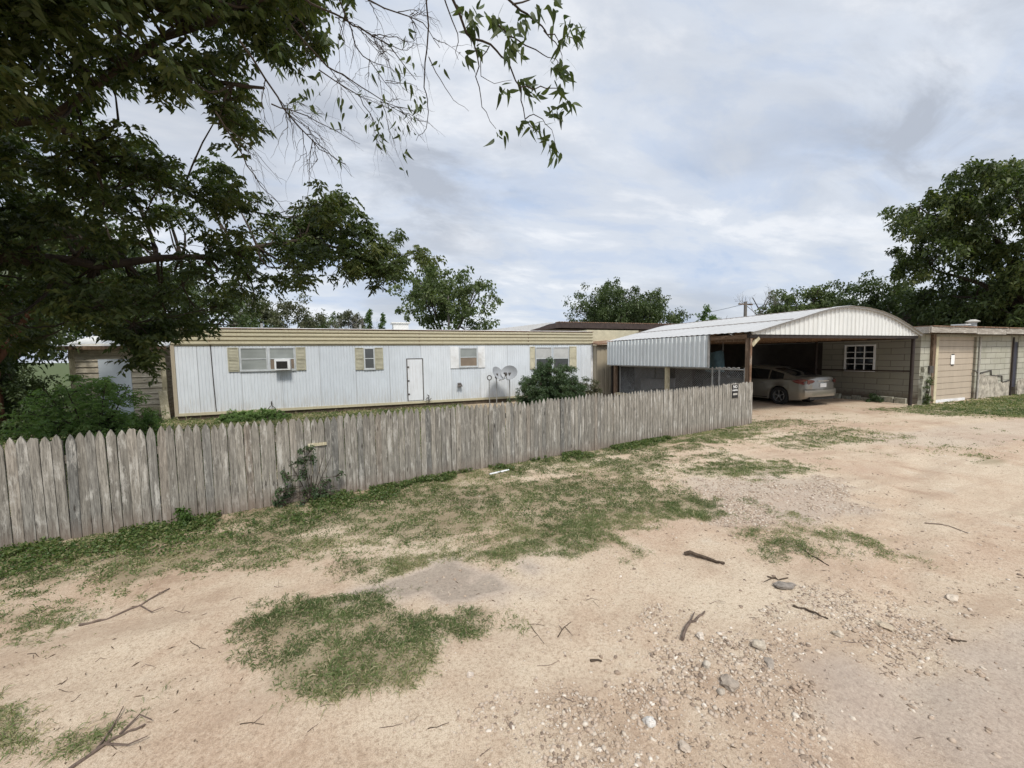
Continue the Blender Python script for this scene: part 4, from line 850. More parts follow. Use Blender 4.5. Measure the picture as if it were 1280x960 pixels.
for i in range(NP):
    u = xs0+i*PW
    k = random.choice([0, 0, 1, 2, 4, 5]) if random.random() > 0.05 else 6
    if i < 7: o = protos[i]; k = i
    else: o = protos[k].copy(); COL.objects.link(o); o.parent = fence
    hz = 1.0+random.uniform(-0.012, 0.012)+0.012*math.sin(u*1.7); hz *= 1.0 if u < 3 else 0.985
    if i in (40, 41): hz *= 1.0
    o.location = (u, -0.004*(i % 2)-random.uniform(0, 0.003), random.uniform(-0.01, 0.01)); o.scale = (random.uniform(0.965, 1.03), 1, hz); o.rotation_euler = (random.uniform(-0.008, 0.008), random.uniform(-0.007, 0.007), random.uniform(-0.03, 0.03))
    if i % 23 == 9: o.rotation_euler[1] += 0.012; o.location.z -= 0.02
rest = MB()
for i in list(range(-22, 0))+list(range(NP, int((TOT+0.2)/PW)+1)):
    u = xs0+i*PW; h = (1.2*0.985 if i > 0 else 1.2)+random.uniform(-0.018, 0.018)
    if u > 12.6: h += 0.02
    kd = random.choice([0, 1, 2, 0]) if u < 12.6 else random.choice([3, 3, 2])
    pts, ya, yb = picket_mb(kd, h, random.uniform(0.070, 0.079), x=u, lean=random.uniform(-0.008, 0.008), y=-0.004*(i % 2)); rest.prism(pts, ya, yb, 'xz')
ro = rest.build('pickets', M['picket'], fence); ro['kind'] = 'stuff'
for z in (0.30, 0.92): MB().box(-2.2, TOT, 0.005, 0.045, z-0.045, z+0.045).build('rail', M['rail_wood'], fence)
for u in np.arange(-1.9, TOT, 2.35): MB().box(u-0.045, u+0.045, 0.047, 0.137, -0.1, 1.12).build('post', M['rail_wood'], fence)
MB().box(TOT-0.06, TOT+0.03, 0.047, 0.137, -0.1, 1.16).build('post', M['brown_wood'], fence)
MB().box(2.95, 3.19, -0.045, -0.024, 0.765, 0.805).build('cleat', M['plank'], fence)
# nail heads / dark knots on the boards
# sign
us = 13.15; sg = empty('fence_sign', (FA[0]+FD[0]*us+FN[0]*-0.03, FA[1]+FD[1]*us+FN[1]*-0.03, 1.0), FL, 'tiny black and white parking sign near the right end of the picket fence', 'sign')
MB().box(-0.13, 0.13, -0.006, 0, -0.20, 0.16).build('plate', M['black'], sg, bevel=0.002)
def text(body, size, loc, parent, mat):
    c = bpy.data.curves.new('lettering', 'FONT'); c.body = body; c.size = size; c.align_x = 'CENTER'; c.extrude = 0.001; c.offset = 0.001
    t_ = bpy.data.objects.new('lettering', c); me = bpy.data.meshes.new_from_object(t_); bpy.data.objects.remove(t_)
    me.transform(Matrix.Rotation(R(90), 4, 'X')); me.materials.clear(); o = link_mesh('lettering', me, mat, parent); o.location = loc; return o
text('NO', 0.115, (0, -0.0075, 0.06), sg, M['paper']); text('PARKING', 0.060, (0, -0.0075, -0.015), sg, M['paper'])
MB().box(-0.09, 0.10, -0.008, -0.0062, -0.125, -0.075).build('strip', M['concrete_edge'], sg)

# ------------------------------------------------------------------ parked car (nose towards the back of the carport)
car = empty('parked_car', (16.0, 12.0, 0), 0, 'silver beige sedan parked nose in under the carport', 'car')
# local: y = -2.43 rear bumper ... +2.43 front ; x = half width
WR, WF = -1.42, 1.43; RW = 0.335
def prof_w(y): return float(np.interp(y, [-2.44, -2.38, -2.2, -1.8, -1.0, 0, 1.2, 1.9, 2.25, 2.40, 2.44], [0.60, 0.76, 0.85, 0.905, 0.925, 0.925, 0.92, 0.88, 0.80, 0.68, 0.50]))
def prof_belt(y): return float(np.interp(y, [-2.44, -2.3, -2.0, -1.4, -0.5, 0.6, 1.0, 1.6, 2.1, 2.35, 2.44], [0.98, 1.0, 0.98, 0.97, 0.93, 0.90, 0.90, 0.84, 0.74, 0.66, 0.60]))
def prof_top(y): return float(np.interp(y, [-2.44, -2.40, -2.25, -1.75, -1.2, 0.8, 1.05, 1.6, 2.1, 2.35, 2.44], [1.02, 1.085, 1.09, 1.07, 1.03, 1.0, 1.0, 0.95, 0.86, 0.76, 0.64]))
def prof_bot(y):
    z = float(np.interp(y, [-2.44, -2.3, -1.9, 1.9, 2.3, 2.44], [0.36, 0.27, 0.20, 0.18, 0.20, 0.28]))
    for yw in (WR, WF):
        d = abs(y-yw)
        if d < 0.39: z = max(z, 0.33+math.sqrt(max(0, 0.39**2-d*d)))
    return z
ysn = sorted(set([round(v, 3) for v in list(np.linspace(-2.44, 2.44, 42))+list(np.linspace(WR-0.39, WR+0.39, 15))+list(np.linspace(WF-0.39, WF+0.39, 15))+[-2.41, -2.36, 2.41, 2.36]]))
mb = MB(); secs = []
for y in ysn:
    w_ = prof_w(y); zb = prof_bot(y); be = prof_belt(y); tp = prof_top(y); zm = max(zb+0.02, 0.58)
    half = [(w_*0.80, zb+0.005), (w_*0.975, zb), (w_*0.998, (zb+zm)/2), (w_, zm), (w_*0.985, max(zm+0.02, 0.74)), (w_*0.965, be-0.03), (w_*0.93, be), (w_*0.80, tp-0.025), (w_*0.55, tp-0.004), (w_*0.25, tp+0.004)]
    # bumper crease at the rear
    sec = half+[(0, tp+0.006)]+[(-p[0], p[1]) for p in reversed(half)]; secs.append([(p[0], y, p[1]) for p in sec])
ns = len(secs[0]); vs = [p for s_ in secs for p in s_]; fs = []
for j in range(len(secs)-1):
    for i in range(ns-1): a0 = j*ns+i; fs.append((a0, a0+1, a0+ns+1, a0+ns))
fs.append(tuple(range(ns))); fs.append(tuple((len(secs)-1)*ns+i for i in reversed(range(ns))))
mb.add(vs, fs); body = mb.build('body', M['paint'], car, smooth=True)
body.data.set_sharp_from_angle(angle=R(35))
# greenhouse
def gh_w(y): return float(np.interp(y, [-2.0, -1.2, 0, 0.9, 1.35], [0.80, 0.845, 0.86, 0.84, 0.80]))
def gh_top(y): return float(np.interp(y, [-2.0, -1.75, -1.35, -0.9, -0.35, 0.1, 0.45, 0.8, 1.15, 1.35], [1.09, 1.15, 1.29, 1.41, 1.465, 1.475, 1.45, 1.33, 1.12, 0.99]))
gys = list(np.linspace(-1.98, 1.33, 40)); mb = MB(); secs = []
for y in gys:
    b0 = prof_belt(y)-0.04; t0 = max(gh_top(y), b0+0.06); w_ = gh_w(y); k = (t0-b0)/0.55; wt = w_-0.21*min(1, k)
    half = [(w_, b0), (w_-0.02, b0+0.03), (wt+0.02, t0-0.07*min(1, k)), (wt-0.05, t0-0.02), (wt*0.5, t0), ]
    secs.append([(p[0], y, p[1]) for p in half]+[(0, y, t0+0.004)]+[(-p[0], y, p[1]) for p in reversed(half)])
ns = len(secs[0]); vs = [p for s_ in secs for p in s_]; fs = []
for j in range(len(secs)-1):
    for i in range(ns-1): a0 = j*ns+i; fs.append((a0, a0+1, a0+ns+1, a0+ns))
mb.add(vs, fs); mb.build('roof', M['paint'], car, smooth=True)
def gh_pt(y, s_, side):            # s_ 0 at belt, 1 at roof edge
    b0 = prof_belt(y)-0.04+0.03; t0 = max(gh_top(y), prof_belt(y)+0.02); w_ = gh_w(y); k = (t0-b0+0.03)/0.55; wt = w_-0.21*min(1, k)
    p0 = (w_-0.02, b0); p1 = (wt+0.02, t0-0.07*min(1, k)); return ((p0[0]+(p1[0]-p0[0])*s_+0.006)*side, y, p0[1]+(p1[1]-p0[1])*s_)
for side in (-1, 1):
    for ya, yb in ((-1.52, -0.98), (-0.92, -0.10), (-0.04, 1.02)):
        mb = MB(); q = list(np.linspace(ya, yb, 8)); vs = [gh_pt(y, t_, side) for y in q for t_ in (0.06, 0.5, 0.94)]; fs = [(j*3+i, j*3+i+1, j*3+i+4, j*3+i+3) for j in range(7) for i in range(2)]
        mb.add(vs, fs).build('side_window', M['car_glass'], car, smooth=True, recalc=False)
def screen(name, ya, yb):
    q = list(np.linspace(ya, yb, 8)); vs = []
    for y in q:
        t0 = gh_top(y); b0 = prof_belt(y)-0.04; w_ = gh_w(y); k = (t0-b0)/0.55; wt = w_-0.21*min(1, k)-0.07
        for u in np.linspace(-1, 1, 7): vs.append((u*wt, y, t0+0.010-0.016*abs(u)**1.5))
    MB().add(vs, [(j*7+i, j*7+i+1, j*7+i+8, j*7+i+7) for j in range(7) for i in range(6)]).build(name, M['car_glass'], car, smooth=True, recalc=False)
screen('rear_window', -1.90, -1.0); screen('windshield', 0.52, 1.28)
# tail lights wrap the rear corners, lamp shapes proud of the body
for side in (-1, 1):
    pts = [(-2.05, 0.98), (-1.88, 0.94), (-2.0, 0.86), (-2.25, 0.80), (-2.40, 0.80), (-2.425, 0.90), (-2.38, 0.99), (-2.2, 1.0)]
    vs = [(side*(prof_w(p[0])*0.985+0.008), p[0], p[1]) for p in pts]; c = (side*(prof_w(-2.2)*0.985+0.018), -2.2, 0.9); mb = MB(); mb.add([c]+vs, [(0, i+1, (i+1) % 8+1) for i in range(8)])
    yr = -2.452; w0 = prof_w(-2.42)*0.985; rear = [(side*0.80, -2.40, 0.98), (side*0.80, -2.395, 0.83), (side*0.62, yr-0.012, 0.86), (side*0.50, yr-0.016, 0.91), (side*0.54, yr-0.012, 0.96), (side*0.68, yr-0.008, 0.985)]
    mb.add(rear, [tuple(range(6))]); mb.build('taillight', M['taillight'], car, smooth=True, recalc=False)
    mb = MB(); mb.add([(side*0.62, 2.37, 0.60), (side*0.84, 2.16, 0.66), (side*0.86, 2.05, 0.74), (side*0.66, 2.33, 0.70)], [(0, 1, 2, 3)]); mb.build('headlight', M['clear_lens'], car)
MB().box(-0.30, 0.30, -2.462, -2.440, 0.915, 0.945).build('trunk_chrome', M['chrome'], car, bevel=0.004)
for side in (-1, 1):
    for yy in (-0.78, 0.28): MB().box(side*0.925-0.02, side*0.925+0.02, yy-0.09, yy+0.09, 0.80, 0.825).build('door_handle', M['chrome'], car, bevel=0.006)
    MB().box(side*0.925-0.012, side*0.925+0.012, -0.98, 0.98, 0.24, 0.27).build('sill_trim', M['black'], car)
MB().box(-0.17, 0.17, -2.462, -2.440, 0.70, 0.84).build('licence_plate', M['paper'], car, bevel=0.003)
mb = MB(); seg = [(x, -2.462-0.05*(1-(x/0.86)**2)+0.30*max(0, abs(x)-0.62)**1.2*1.6) for x in np.linspace(-0.88, 0.88, 17)]
vs = []; 
for x, y in seg: vs += [(x, y, 0.36), (x, y-0.02, 0.48), (x, y-0.01, 0.60), (x, y+0.05, 0.64)]
mb.add(vs, [(j*4+i, j*4+i+1, j*4+i+5, j*4+i+4) for j in range(16) for i in range(3)]); mb.build('rear_bumper', M['paint'], car, smooth=True, recalc=False)
MB().box(-0.7, 0.7, -2.45, -2.25, 0.24, 0.37).build('bumper_insert', M['black'], car, bevel=0.02)
MB().box(-0.80, 0.80, -2.0, 2.1, 0.20, 0.40).build('underbody', M['black'], car)
for side in (-1, 1):
    MB().box(side*0.93-0.09, side*0.93+0.09, 0.78, 0.92, 0.90, 1.02).build('wing_mirror', M['paint'], car, bevel=0.03)
    for yw in (WR, WF):
        e = bpy.data.objects.new('wheel', None); COL.objects.link(e); e.parent = car; e.location = (side*0.80, yw, RW)
        def ring(prof_, name, mat):
            na = 32; vs = []; m2 = len(prof_)
            for k in range(na):
                a = 2*math.pi*k/na
                for x, r_ in prof_: vs.append((side*x, r_*math.cos(a), r_*math.sin(a)))
            MB().add(vs, [(k*m2+i, k*m2+i+1, ((k+1) % na)*m2+i+1, ((k+1) % na)*m2+i) for k in range(na) for i in range(m2-1)]).build(name, mat, e, smooth=True)
        ring([(-0.10, 0.22), (-0.11, 0.30), (-0.08, 0.335), (0.08, 0.335), (0.11, 0.31), (0.112, 0.24), (0.10, 0.22)], 'tyre', M['tyre'])
        ring([(0.10, 0.225), (0.105, 0.215), (0.07, 0.205), (-0.05, 0.20)], 'rim', M['rim'])
        mb = MB()
        for k in range(5):
            a = 2*math.pi*k/5+0.3; mb.bar((side*0.07, 0.03*math.cos(a), 0.03*math.sin(a)), (side*0.085, 0.21*math.cos(a), 0.21*math.sin(a)), 0.05, 0.02)
        mb.tube([(side*0.05, 0, 0), (side*0.095, 0, 0)], [0.06, 0.04], 12); mb.build('spokes', M['rim'], e)
        MB().tube([(-side*0.02, 0, 0), (side*0.02, 0, 0)], 0.19, 20).build('brake_drum', M['black'], e)

# ------------------------------------------------------------------ trees
def twig_path(a, b, bend, n=5, drop=0.0):
    a, b = np.array(a), np.array(b); o_ = rng.normal(size=3)*bend*np.linalg.norm(b-a); t_ = np.linspace(0, 1, n)[:, None]
    p = a+(b-a)*t_+o_*np.sin(t_*math.pi)*0.5; p[:, 2] += np.sin(t_[:, 0]*math.pi)*drop; return p
import zlib
def reseed(t_):
    global rng
    rng = np.random.default_rng(zlib.crc32(t_.encode()))
def spread_tree(name, label, base, limbs, centers, radii, nleaf, L, Wd, mat, barkm, trunk_r, comp=0, sub=5, group=None, flat=0.8, droop=0.35):
    reseed(label+'s')
    """limbs: list of (points, r0, r1); centers: foliage clump centres; leaves gather in small sub-clumps on twigs"""
    root = empty(name, base, label=label, cat='tree', group=group); B = np.array(base)
    tb = MB(); bb_ = MB(); samp = []
    for k, (pts, r0, r1) in enumerate(limbs):
        pts = [np.array(p, float) for p in pts]; q = []
        for i in range(len(pts)-1):
            for t_ in np.linspace(0, 1, 5)[:-1]: q.append(pts[i]*(1-t_)+pts[i+1]*t_+rng.normal(size=3)*(0.03 if len(q) else 0)*min(1, r0*6))
        q.append(pts[-1]); rr = np.linspace(r0, r1, len(q))
        (tb if k == 0 else bb_).tube([p-B for p in q], list(rr), 10 if r0 > 0.08 else 6)
        for p, r_ in zip(q[2:], rr[2:]): samp.append((p, r_))
    SP = np.array([s_[0] for s_ in samp]); SR = np.array([s_[1] for s_ in samp]); Ps = []; Ds = []; Vs = []
    for c, r_ in zip(centers, radii):
        d = np.linalg.norm(SP-c, axis=1)+np.maximum(0, SP[:, 2]-c[2])*0.3; j = int(np.argmin(d))
        path = twig_path(SP[j], c, 0.18); r0 = min(SR[j]*0.6, 0.012+0.012*np.linalg.norm(SP[j]-c)); bb_.tube([p-B for p in path], list(np.linspace(r0, 0.006, 5)), 5, cap=False)
        tone = rng.random()*0.5
        for s_ in range(sub):
            sc_ = c+rdir(1)[0]*r_*np.array([1, 1, flat])*rng.random()**0.4*0.85; tp = twig_path(path[-2], sc_, 0.15, 4); bb_.tube([p-B for p in tp], [0.006, 0.005, 0.004, 0.002], 3, cap=False)
            n = max(1, int(nleaf/sub)); rs = r_*0.42
            if comp:                         # compound leaves: leaflets along a drooping stalk
                m2 = max(1, n//comp); b0 = sc_+rdir(m2)*rs*rng.random((m2, 1))**0.5; dr_ = rdir(m2)*np.array([1, 1, 0.4]); dr_[:, 2] -= 0.35
                dr_ /= np.linalg.norm(dr_, axis=1, keepdims=True); tt = (np.arange(comp)//2)/(comp/2)
                sd = np.cross(dr_, [0, 0, 1]); sd /= np.maximum(np.linalg.norm(sd, axis=1, keepdims=True), 1e-3)
                for q_ in range(comp):
                    Ps.append(b0+dr_*(tt[q_]*L*2.2)); Ds.append(dr_*0.75+sd*(1 if q_ % 2 else -1)+rng.normal(size=(m2, 3))*0.18); Vs.append(np.clip(tone+rng.random(m2)*0.5, 0, 1))
            else:
                Ps.append(sc_+rdir(n)*rs*rng.random((n, 1))**0.45); Ds.append(rdir(n)+np.array([0, 0, -0.2])); Vs.append(np.clip(tone+rng.random(n)*0.5, 0, 1))
    tb.build('trunk', barkm, root, smooth=True, recalc=False); bb_.build('branches', barkm, root, recalc=False)
    P = np.concatenate(Ps)-B; D = np.concatenate(Ds); n = len(P)
    leaf_obj('crown', P, D, L*rng.uniform(0.7, 1.25, n), Wd*rng.uniform(0.7, 1.25, n), mat, root, val=np.concatenate(Vs), droop=droop)
    return root
def poly_centers(poly, n, dmin, dmax, rmin, rmax):
    reseed(str(poly[0])+str(n)); pl_ = np.array(poly, float); c = []; r_ = []
    while len(c) < n:
        x = rng.uniform(pl_[:, 0].min(), pl_[:, 0].max()); y = rng.uniform(pl_[:, 1].min(), pl_[:, 1].max())
        if inpoly(np.array([x]), np.array([y]), poly)[0]: c.append(at(x, y, rng.uniform(dmin, dmax))); r_.append(rng.uniform(rmin, rmax))
    return c, r_
C1, R1 = poly_centers([(-330,-330),(430,-330),(425,20),(400,85),(372,118),(335,118),(310,150),(285,178),(245,190),(210,130),(140,120),(60,150),(-330,150)], 315, 5.9, 8.8, 0.25, 0.41)
C2, R2 = poly_centers([(-330,130),(130,130),(180,175),(262,196),(285,230),(330,255),(400,235),(425,280),(470,295),(520,310),(505,335),(440,345),(385,335),(320,380),(240,400),(150,405),(90,425),(-330,430)], 300, 8.0, 12.0, 0.30, 0.48)
C3, R3 = poly_centers([(120,395),(200,400),(205,430),(185,455),(165,445)], 9, 8.6, 9.4, 0.2, 0.3)
C4, R4 = poly_centers([(395,235),(430,250),(470,285),(530,298),(535,325),(470,352),(400,335),(340,335)], 46, 9.0, 10.5, 0.28, 0.42)
T0 = (-8.9, 8.6, 0)
limbs = [([T0, (-8.8, 8.55, 1.2), (-8.6, 8.5, 2.6)], 0.38, 0.28),
 ([(-8.6, 8.5, 2.5), (-6.5, 8.1, 3.3), tuple(at(20, 322, 9.2)), tuple(at(120, 330, 9.6)), tuple(at(260, 320, 9.8)), tuple(at(380, 300, 10)), tuple(at(470, 320, 10))], 0.12, 0.018),
 ([(-8.6, 8.5, 2.6), (-6.6, 8.0, 4.6), tuple(at(60, 150, 8)), tuple(at(180, 60, 7.2)), tuple(at(300, 10, 6.4)), tuple(at(400, -40, 5.4)), tuple(at(520, -70, 4.4)), tuple(at(640, -60, 3.8))], 0.055, 0.013),
 ([(-8.6, 8.5, 2.6), (-7.4, 7.8, 5.5), tuple(at(-50, -60, 7)), tuple(at(100, -200, 7)), tuple(at(300, -250, 7))], 0.09, 0.03),
 ([tuple(at(60, 150, 8)), tuple(at(150, 210, 8.8)), tuple(at(250, 250, 9.2)), tuple(at(340, 270, 9.6))], 0.045, 0.015),
 ([tuple(at(20, 322, 9.2)), tuple(at(110, 370, 9.2)), tuple(at(165, 405, 9.0))], 0.05, 0.012),
 ([(-8.6, 8.5, 2.4), (-7.8, 6.5, 3.6), tuple(at(-220, 250, 7))], 0.15, 0.03),
 ([tuple(at(180, 60, 7.2)), tuple(at(250, 100, 6.8)), tuple(at(330, 110, 6.2))], 0.05, 0.015)]
pecan = spread_tree('pecan_tree', 'huge leafy pecan tree overhanging the left side and top of the yard', T0, limbs, C1+C2+C3+C4, R1+R2+R3+R4, 275, 0.095, 0.044, M['leaf_pecan'], M['bark'], 0.38, comp=9, sub=4)
# bare dead twigs and the hanging spray near the camera, parts of the same tree
tw = MB(); lp = []; ld = []
def grow(pts, r0, depth, dist, side=6, ln=1.0):
    q = [at(x, y, dist+dz) for (x, y), dz in zip(pts, np.linspace(0, 0.25*ln, len(pts)))]
    grow3(q, r0, depth, side, ln)
def grow3(q, r0, depth, side, ln):
    q = [np.array(p) for p in q]; f_ = []
    for i in range(len(q)-1):
        for t_ in np.linspace(0, 1, 4)[:-1]: f_.append(q[i]*(1-t_)+q[i+1]*t_+rng.normal(size=3)*0.008)
    f_.append(q[-1]); tw.tube([p-np.array(T0) for p in f_], list(np.linspace(r0, r0*0.3, len(f_))), 5, cap=False)
    if depth:
        for _ in range(side):
            j = rng.integers(1, len(f_)-1); d = f_[j+1]-f_[j-1]; d /= np.linalg.norm(d); o_ = d*0.9+rdir(1)[0]*0.75+np.array([0, 0, -0.06]); o_ /= np.linalg.norm(o_); l2 = rng.uniform(0.18, 0.6)*ln
            e1 = f_[j]+o_*l2*0.5; e2 = f_[j]+o_*l2+rng.normal(size=3)*0.07*ln+np.array([0, 0, -0.07]); grow3([f_[j], e1, e2], r0*0.5, depth-1, max(2, side//2), ln*0.6)
    elif rng.random() < 0.10: lp.append(f_[-1]); 
for pts, r_, dd_, sd in [([(372,-6),(420,18),(450,35),(490,60),(520,100)], 0.010, 2, 9), ([(360,30),(410,85),(440,100),(475,125),(515,150)], 0.009, 2, 9), ([(300,50),(345,120),(375,160),(400,185),(432,206)], 0.010, 2, 9),
      ([(270,140),(300,195),(325,232),(345,250)], 0.008, 2, 6), ([(533,-30),(534,60),(530,110),(535,130),(533,160),(520,176)], 0.008, 0, 3), ([(536,72),(550,100),(568,125),(586,139)], 0.005, 0, 3), ([(430,-20),(480,10),(530,30),(550,60)], 0.008, 2, 8), ([(400,90),(450,120),(465,150),(470,175)], 0.006, 2, 6), ([(420,-10),(445,60),(470,85),(500,130)], 0.007, 2, 8), ([(340,130),(370,140),(410,160),(450,180)], 0.007, 2, 8)]:
    grow(pts, r_, dd_, 5.0, sd)
tw.build('bare_twigs', M['bark'], pecan, recalc=False); tw = MB(); DS = 3.4
for pts, r_ in [([(553,-30),(582,41),(612,56),(635,79),(650,112),(657,150),(680,176)], 0.009), ([(580,35),(594,56),(599,97),(601,131),(620,161)], 0.006), ([(600,-30),(642,4),(665,22),(680,37),(699,49),(728,48)], 0.008), ([(620,30),(645,49),(680,67),(700,80)], 0.006), ([(650,109),(675,112),(699,109),(710,130)], 0.005), ([(642,4),(672,-5),(690,-12)], 0.006), ([(553,-10),(570,40),(573,75)], 0.005), ([(657,150),(668,140),(690,160),(697,190)], 0.004), ([(612,56),(600,75),(606,100),(640,100)], 0.004), ([(680,37),(700,60),(704,85)], 0.004)]:
    grow(pts, r_, 0, DS)
tw.build('leafy_twigs', M['bark'], pecan, recalc=False)
spots = [(705,28),(718,30),(728,48),(716,42),(700,52),(700,75),(693,82),(706,90),(645,25),(655,28),(640,45),(638,60),(648,55),(632,35),(585,15),(575,10),(600,15),(590,25),(615,20),(625,30),(590,32),(628,110),(650,100),(660,105),(665,118),(700,112),(708,130),(697,140),(650,153),(665,158),(677,160),(685,172),(690,182),(697,193),(625,168),(600,60),(583,70),(672,10),(690,5),(708,85),(695,92),(642,68),(688,140)]
P = []; D = []; 
for x, y in spots:
    for _ in range(7): P.append(at(x+rng.normal()*4.5, y+rng.normal()*4.5, DS+0.12+rng.normal()*0.10)); d = rdir(1)[0]*0.8+np.array([0.3, 0, -0.6]); D.append(d)
for p in lp:
    for _ in range(3): P.append(p+rng.normal(size=3)*0.03); D.append(rdir(1)[0]*0.6+np.array([0, 0, -0.8]))
for x, y in [(385,110),(390,125),(375,120),(395,95),(470,150),(475,165),(463,155),(520,130),(522,128),(505,155),(500,163),(513,152),(345,60),(350,90),(410,30),(405,45)]:
    for _ in range(6): P.append(at(x+rng.normal()*5, y+rng.normal()*5, 5.0+rng.normal()*0.1)); D.append(rdir(1)[0]*0.6+np.array([0, 0, -0.8]))
P = np.array(P)-np.array(T0); D = np.array(D); n = len(P); D /= np.linalg.norm(D, axis=1, keepdims=True)
# curved sickle leaflets: six segments each
Ln = rng.uniform(0.05, 0.095, n); U = np.cross(D, rdir(n)); U /= np.linalg.norm(U, axis=1, keepdims=True); N_ = np.cross(D, U); ws = [0.15, 0.85, 1.0, 0.8, 0.45, 0.03]; rows = []
curl = rng.uniform(0.25, 0.85, n)
for k, w_ in enumerate(ws):
    t_ = k/5; c_ = P+D*(Ln*t_)[:, None]+U*(Ln*curl*t_*t_)[:, None]; c_[:, 2] -= Ln*0.2*t_*t_; h_ = (U*0.9+D*-0.1)*(0.0165*w_); rows.append(c_-h_+N_*0.004*w_); rows.append(c_+h_+N_*0.004*w_)
V = np.stack(rows, 1).reshape(-1, 3); Fq = np.array([(2*k, 2*k+1, 2*k+3, 2*k+2) for k in range(5)]); Fq = (Fq[None]+(np.arange(n)*12)[:, None, None]).reshape(-1, 4)
mesh_np('hanging_leaves', V, Fq, M['leaf_pecan'], pecan, attrs={'v': np.repeat(rng.random(n)*0.7, 12)})

def auto_tree(name, label, base, w, top, bottom, ncl, nleaf, L, mat, barkm=M['bark'], tr=0.25, group=None, rad=None, lean=0.0, comp=0, sub=4, jit=0.18, Wd=None, depth=None):
    reseed(label); B = np.array(base); cz = (top+bottom)/2; rz = (top-bottom)/2; c = []; r_ = []; rad = rad or w*0.13
    lobes = [(rdir(1)[0]*np.array([w/2*0.55, (depth or w)/2*0.55, rz*0.5]), rng.uniform(0.5, 0.75)) for _ in range(7)]+[(np.zeros(3), 0.75)]
    while len(c) < ncl:
        lo, ls = lobes[rng.integers(0, 8)]; p = lo+rdir(1)[0]*rng.random()**0.35*np.array([w/2, (depth or w)/2, rz])*ls
        q = p/np.array([w/2, (depth or w)/2, rz]); 
        if np.linalg.norm(q) > 1.02 or p[2] < -rz*0.95: continue
        c.append(B+np.array([lean, 0, cz])+p); r_.append(rad*rng.uniform(0.7, 1.25))
    limbs = [([B+np.array([0, 0, -0.1]), B+np.array([lean*0.3, 0, bottom*0.5]), B+np.array([lean*0.5, 0, max(bottom, 1.2)])], tr, tr*0.75)]
    for k in range(7):
        a = k*0.9+rng.random(); e = B+np.array([lean+math.cos(a)*w*0.33, math.sin(a)*w*0.33, cz+rz*rng.uniform(-0.1, 0.7)]); limbs.append(([B+np.array([lean*0.5, 0, max(bottom, 1.2)*0.95]), B+np.array([lean+math.cos(a)*w*0.12, math.sin(a)*w*0.12, (bottom+cz)/2]), e], tr*0.55, tr*0.12))
    return spread_tree(name, label, base, limbs, c, r_, nleaf, L, Wd or L*0.55, mat, barkm, tr, comp=comp, sub=sub, group=group)
bgG = 'trees behind the buildings'
auto_tree('shade_tree', 'grey green tree rising behind the left half of the mobile home', (-7.2, 44, 0), 8.5, 8.7, 2.0, 60, 150, 0.26, M['leaf_grey'], tr=0.25, group=bgG)
auto_tree('low_tree', 'low rounded grey green tree top just right of the tallest left background tree', (-3.2, 49, 0), 5.2, 7.6, 1, 60, 130, 0.24, M['leaf_mid'], tr=0.15, group=bgG)
auto_tree('low_tree', 'low grey green tree top beside the two pointed conifers', (-0.2, 49, 0), 5.6, 7.4, 1, 60, 130, 0.24, M['leaf_grey'], tr=0.15, group=bgG)
auto_tree('broadleaf_tree', 'open crowned green tree standing right behind the middle of the mobile home', (6.1, 28.5, 0), 8.0, 9.0, 2.6, 95, 105, 0.19, M['leaf_mid'], tr=0.22, group=bgG, rad=0.75, Wd=0.15)
auto_tree('live_oak', 'wide dense dark green tree above the dark brown roof', (26.2, 35.7, 0), 13.0, 9.9, 2.5, 150, 190, 0.24, M['leaf_dark'], tr=0.4, group=bgG, rad=1.25)
auto_tree('small_tree', 'small tree top peeking over the carport roof', (36.8, 33.5, 0), 4.5, 7.2, 2, 40, 100, 0.24, M['leaf_bright'], tr=0.12, group=bgG)
auto_tree('round_tree', 'rounded green tree behind the carport ridge beside the utility pole', (41.2, 28.2, 0), 9.8, 9.2, 1.5, 120, 170, 0.26, M['leaf_mid'], tr=0.3, group=bgG, rad=1.1)
auto_tree('round_tree', 'dark rounded tree behind the junction of carport and garage', (45.0, 22.5, 0), 13.5, 8.6, 0.5, 170, 190, 0.28, M['leaf_dark'], tr=0.3, group=bgG, rad=1.3)
auto_tree('dark_tree', 'dark low tree right behind the garage roof, left of the vent pipe', (42.0, 17.0, 0), 11.0, 8.0, 0.5, 130, 190, 0.27, M['leaf_dark'], tr=0.3, group=bgG, rad=1.2)
auto_tree('yard_tree', 'dark tree with reddish trunk at the far left behind the shrub', (-8.75, 14.4, 0), 6.0, 6.6, 2.0, 70, 190, 0.15, M['leaf_dark'], M['bark_red'], tr=0.19, group=bgG, rad=0.7)
auto_tree('yard_tree', 'dark low branching tree at the picture edge left of the plank shed', (-11.8, 16.5, 0), 5.5, 5.5, 0.1, 90, 200, 0.15, M['leaf_dark'], tr=0.2, group=bgG, rad=0.8)
auto_tree('yard_tree', 'dense dark tree filling the gap left of the plank shed', (-13.5, 21.5, 0), 10.0, 8.5, 0.4, 110, 200, 0.2, M['leaf_dark'], tr=0.3, group=bgG, rad=1.1)
auto_tree('yard_tree', 'far dark tree mass beyond the tan plank shed, leftmost', (-21, 27, 0), 11, 7.5, 0.2, 110, 200, 0.22, M['leaf_dark'], tr=0.3, group=bgG, rad=1.2)
auto_tree('yard_tree', 'dark tree standing behind the plank shed roof', (-9.0, 26.5, 0), 9.0, 8.0, 1.0, 90, 180, 0.2, M['leaf_dark'], tr=0.3, group=bgG, rad=1.1)
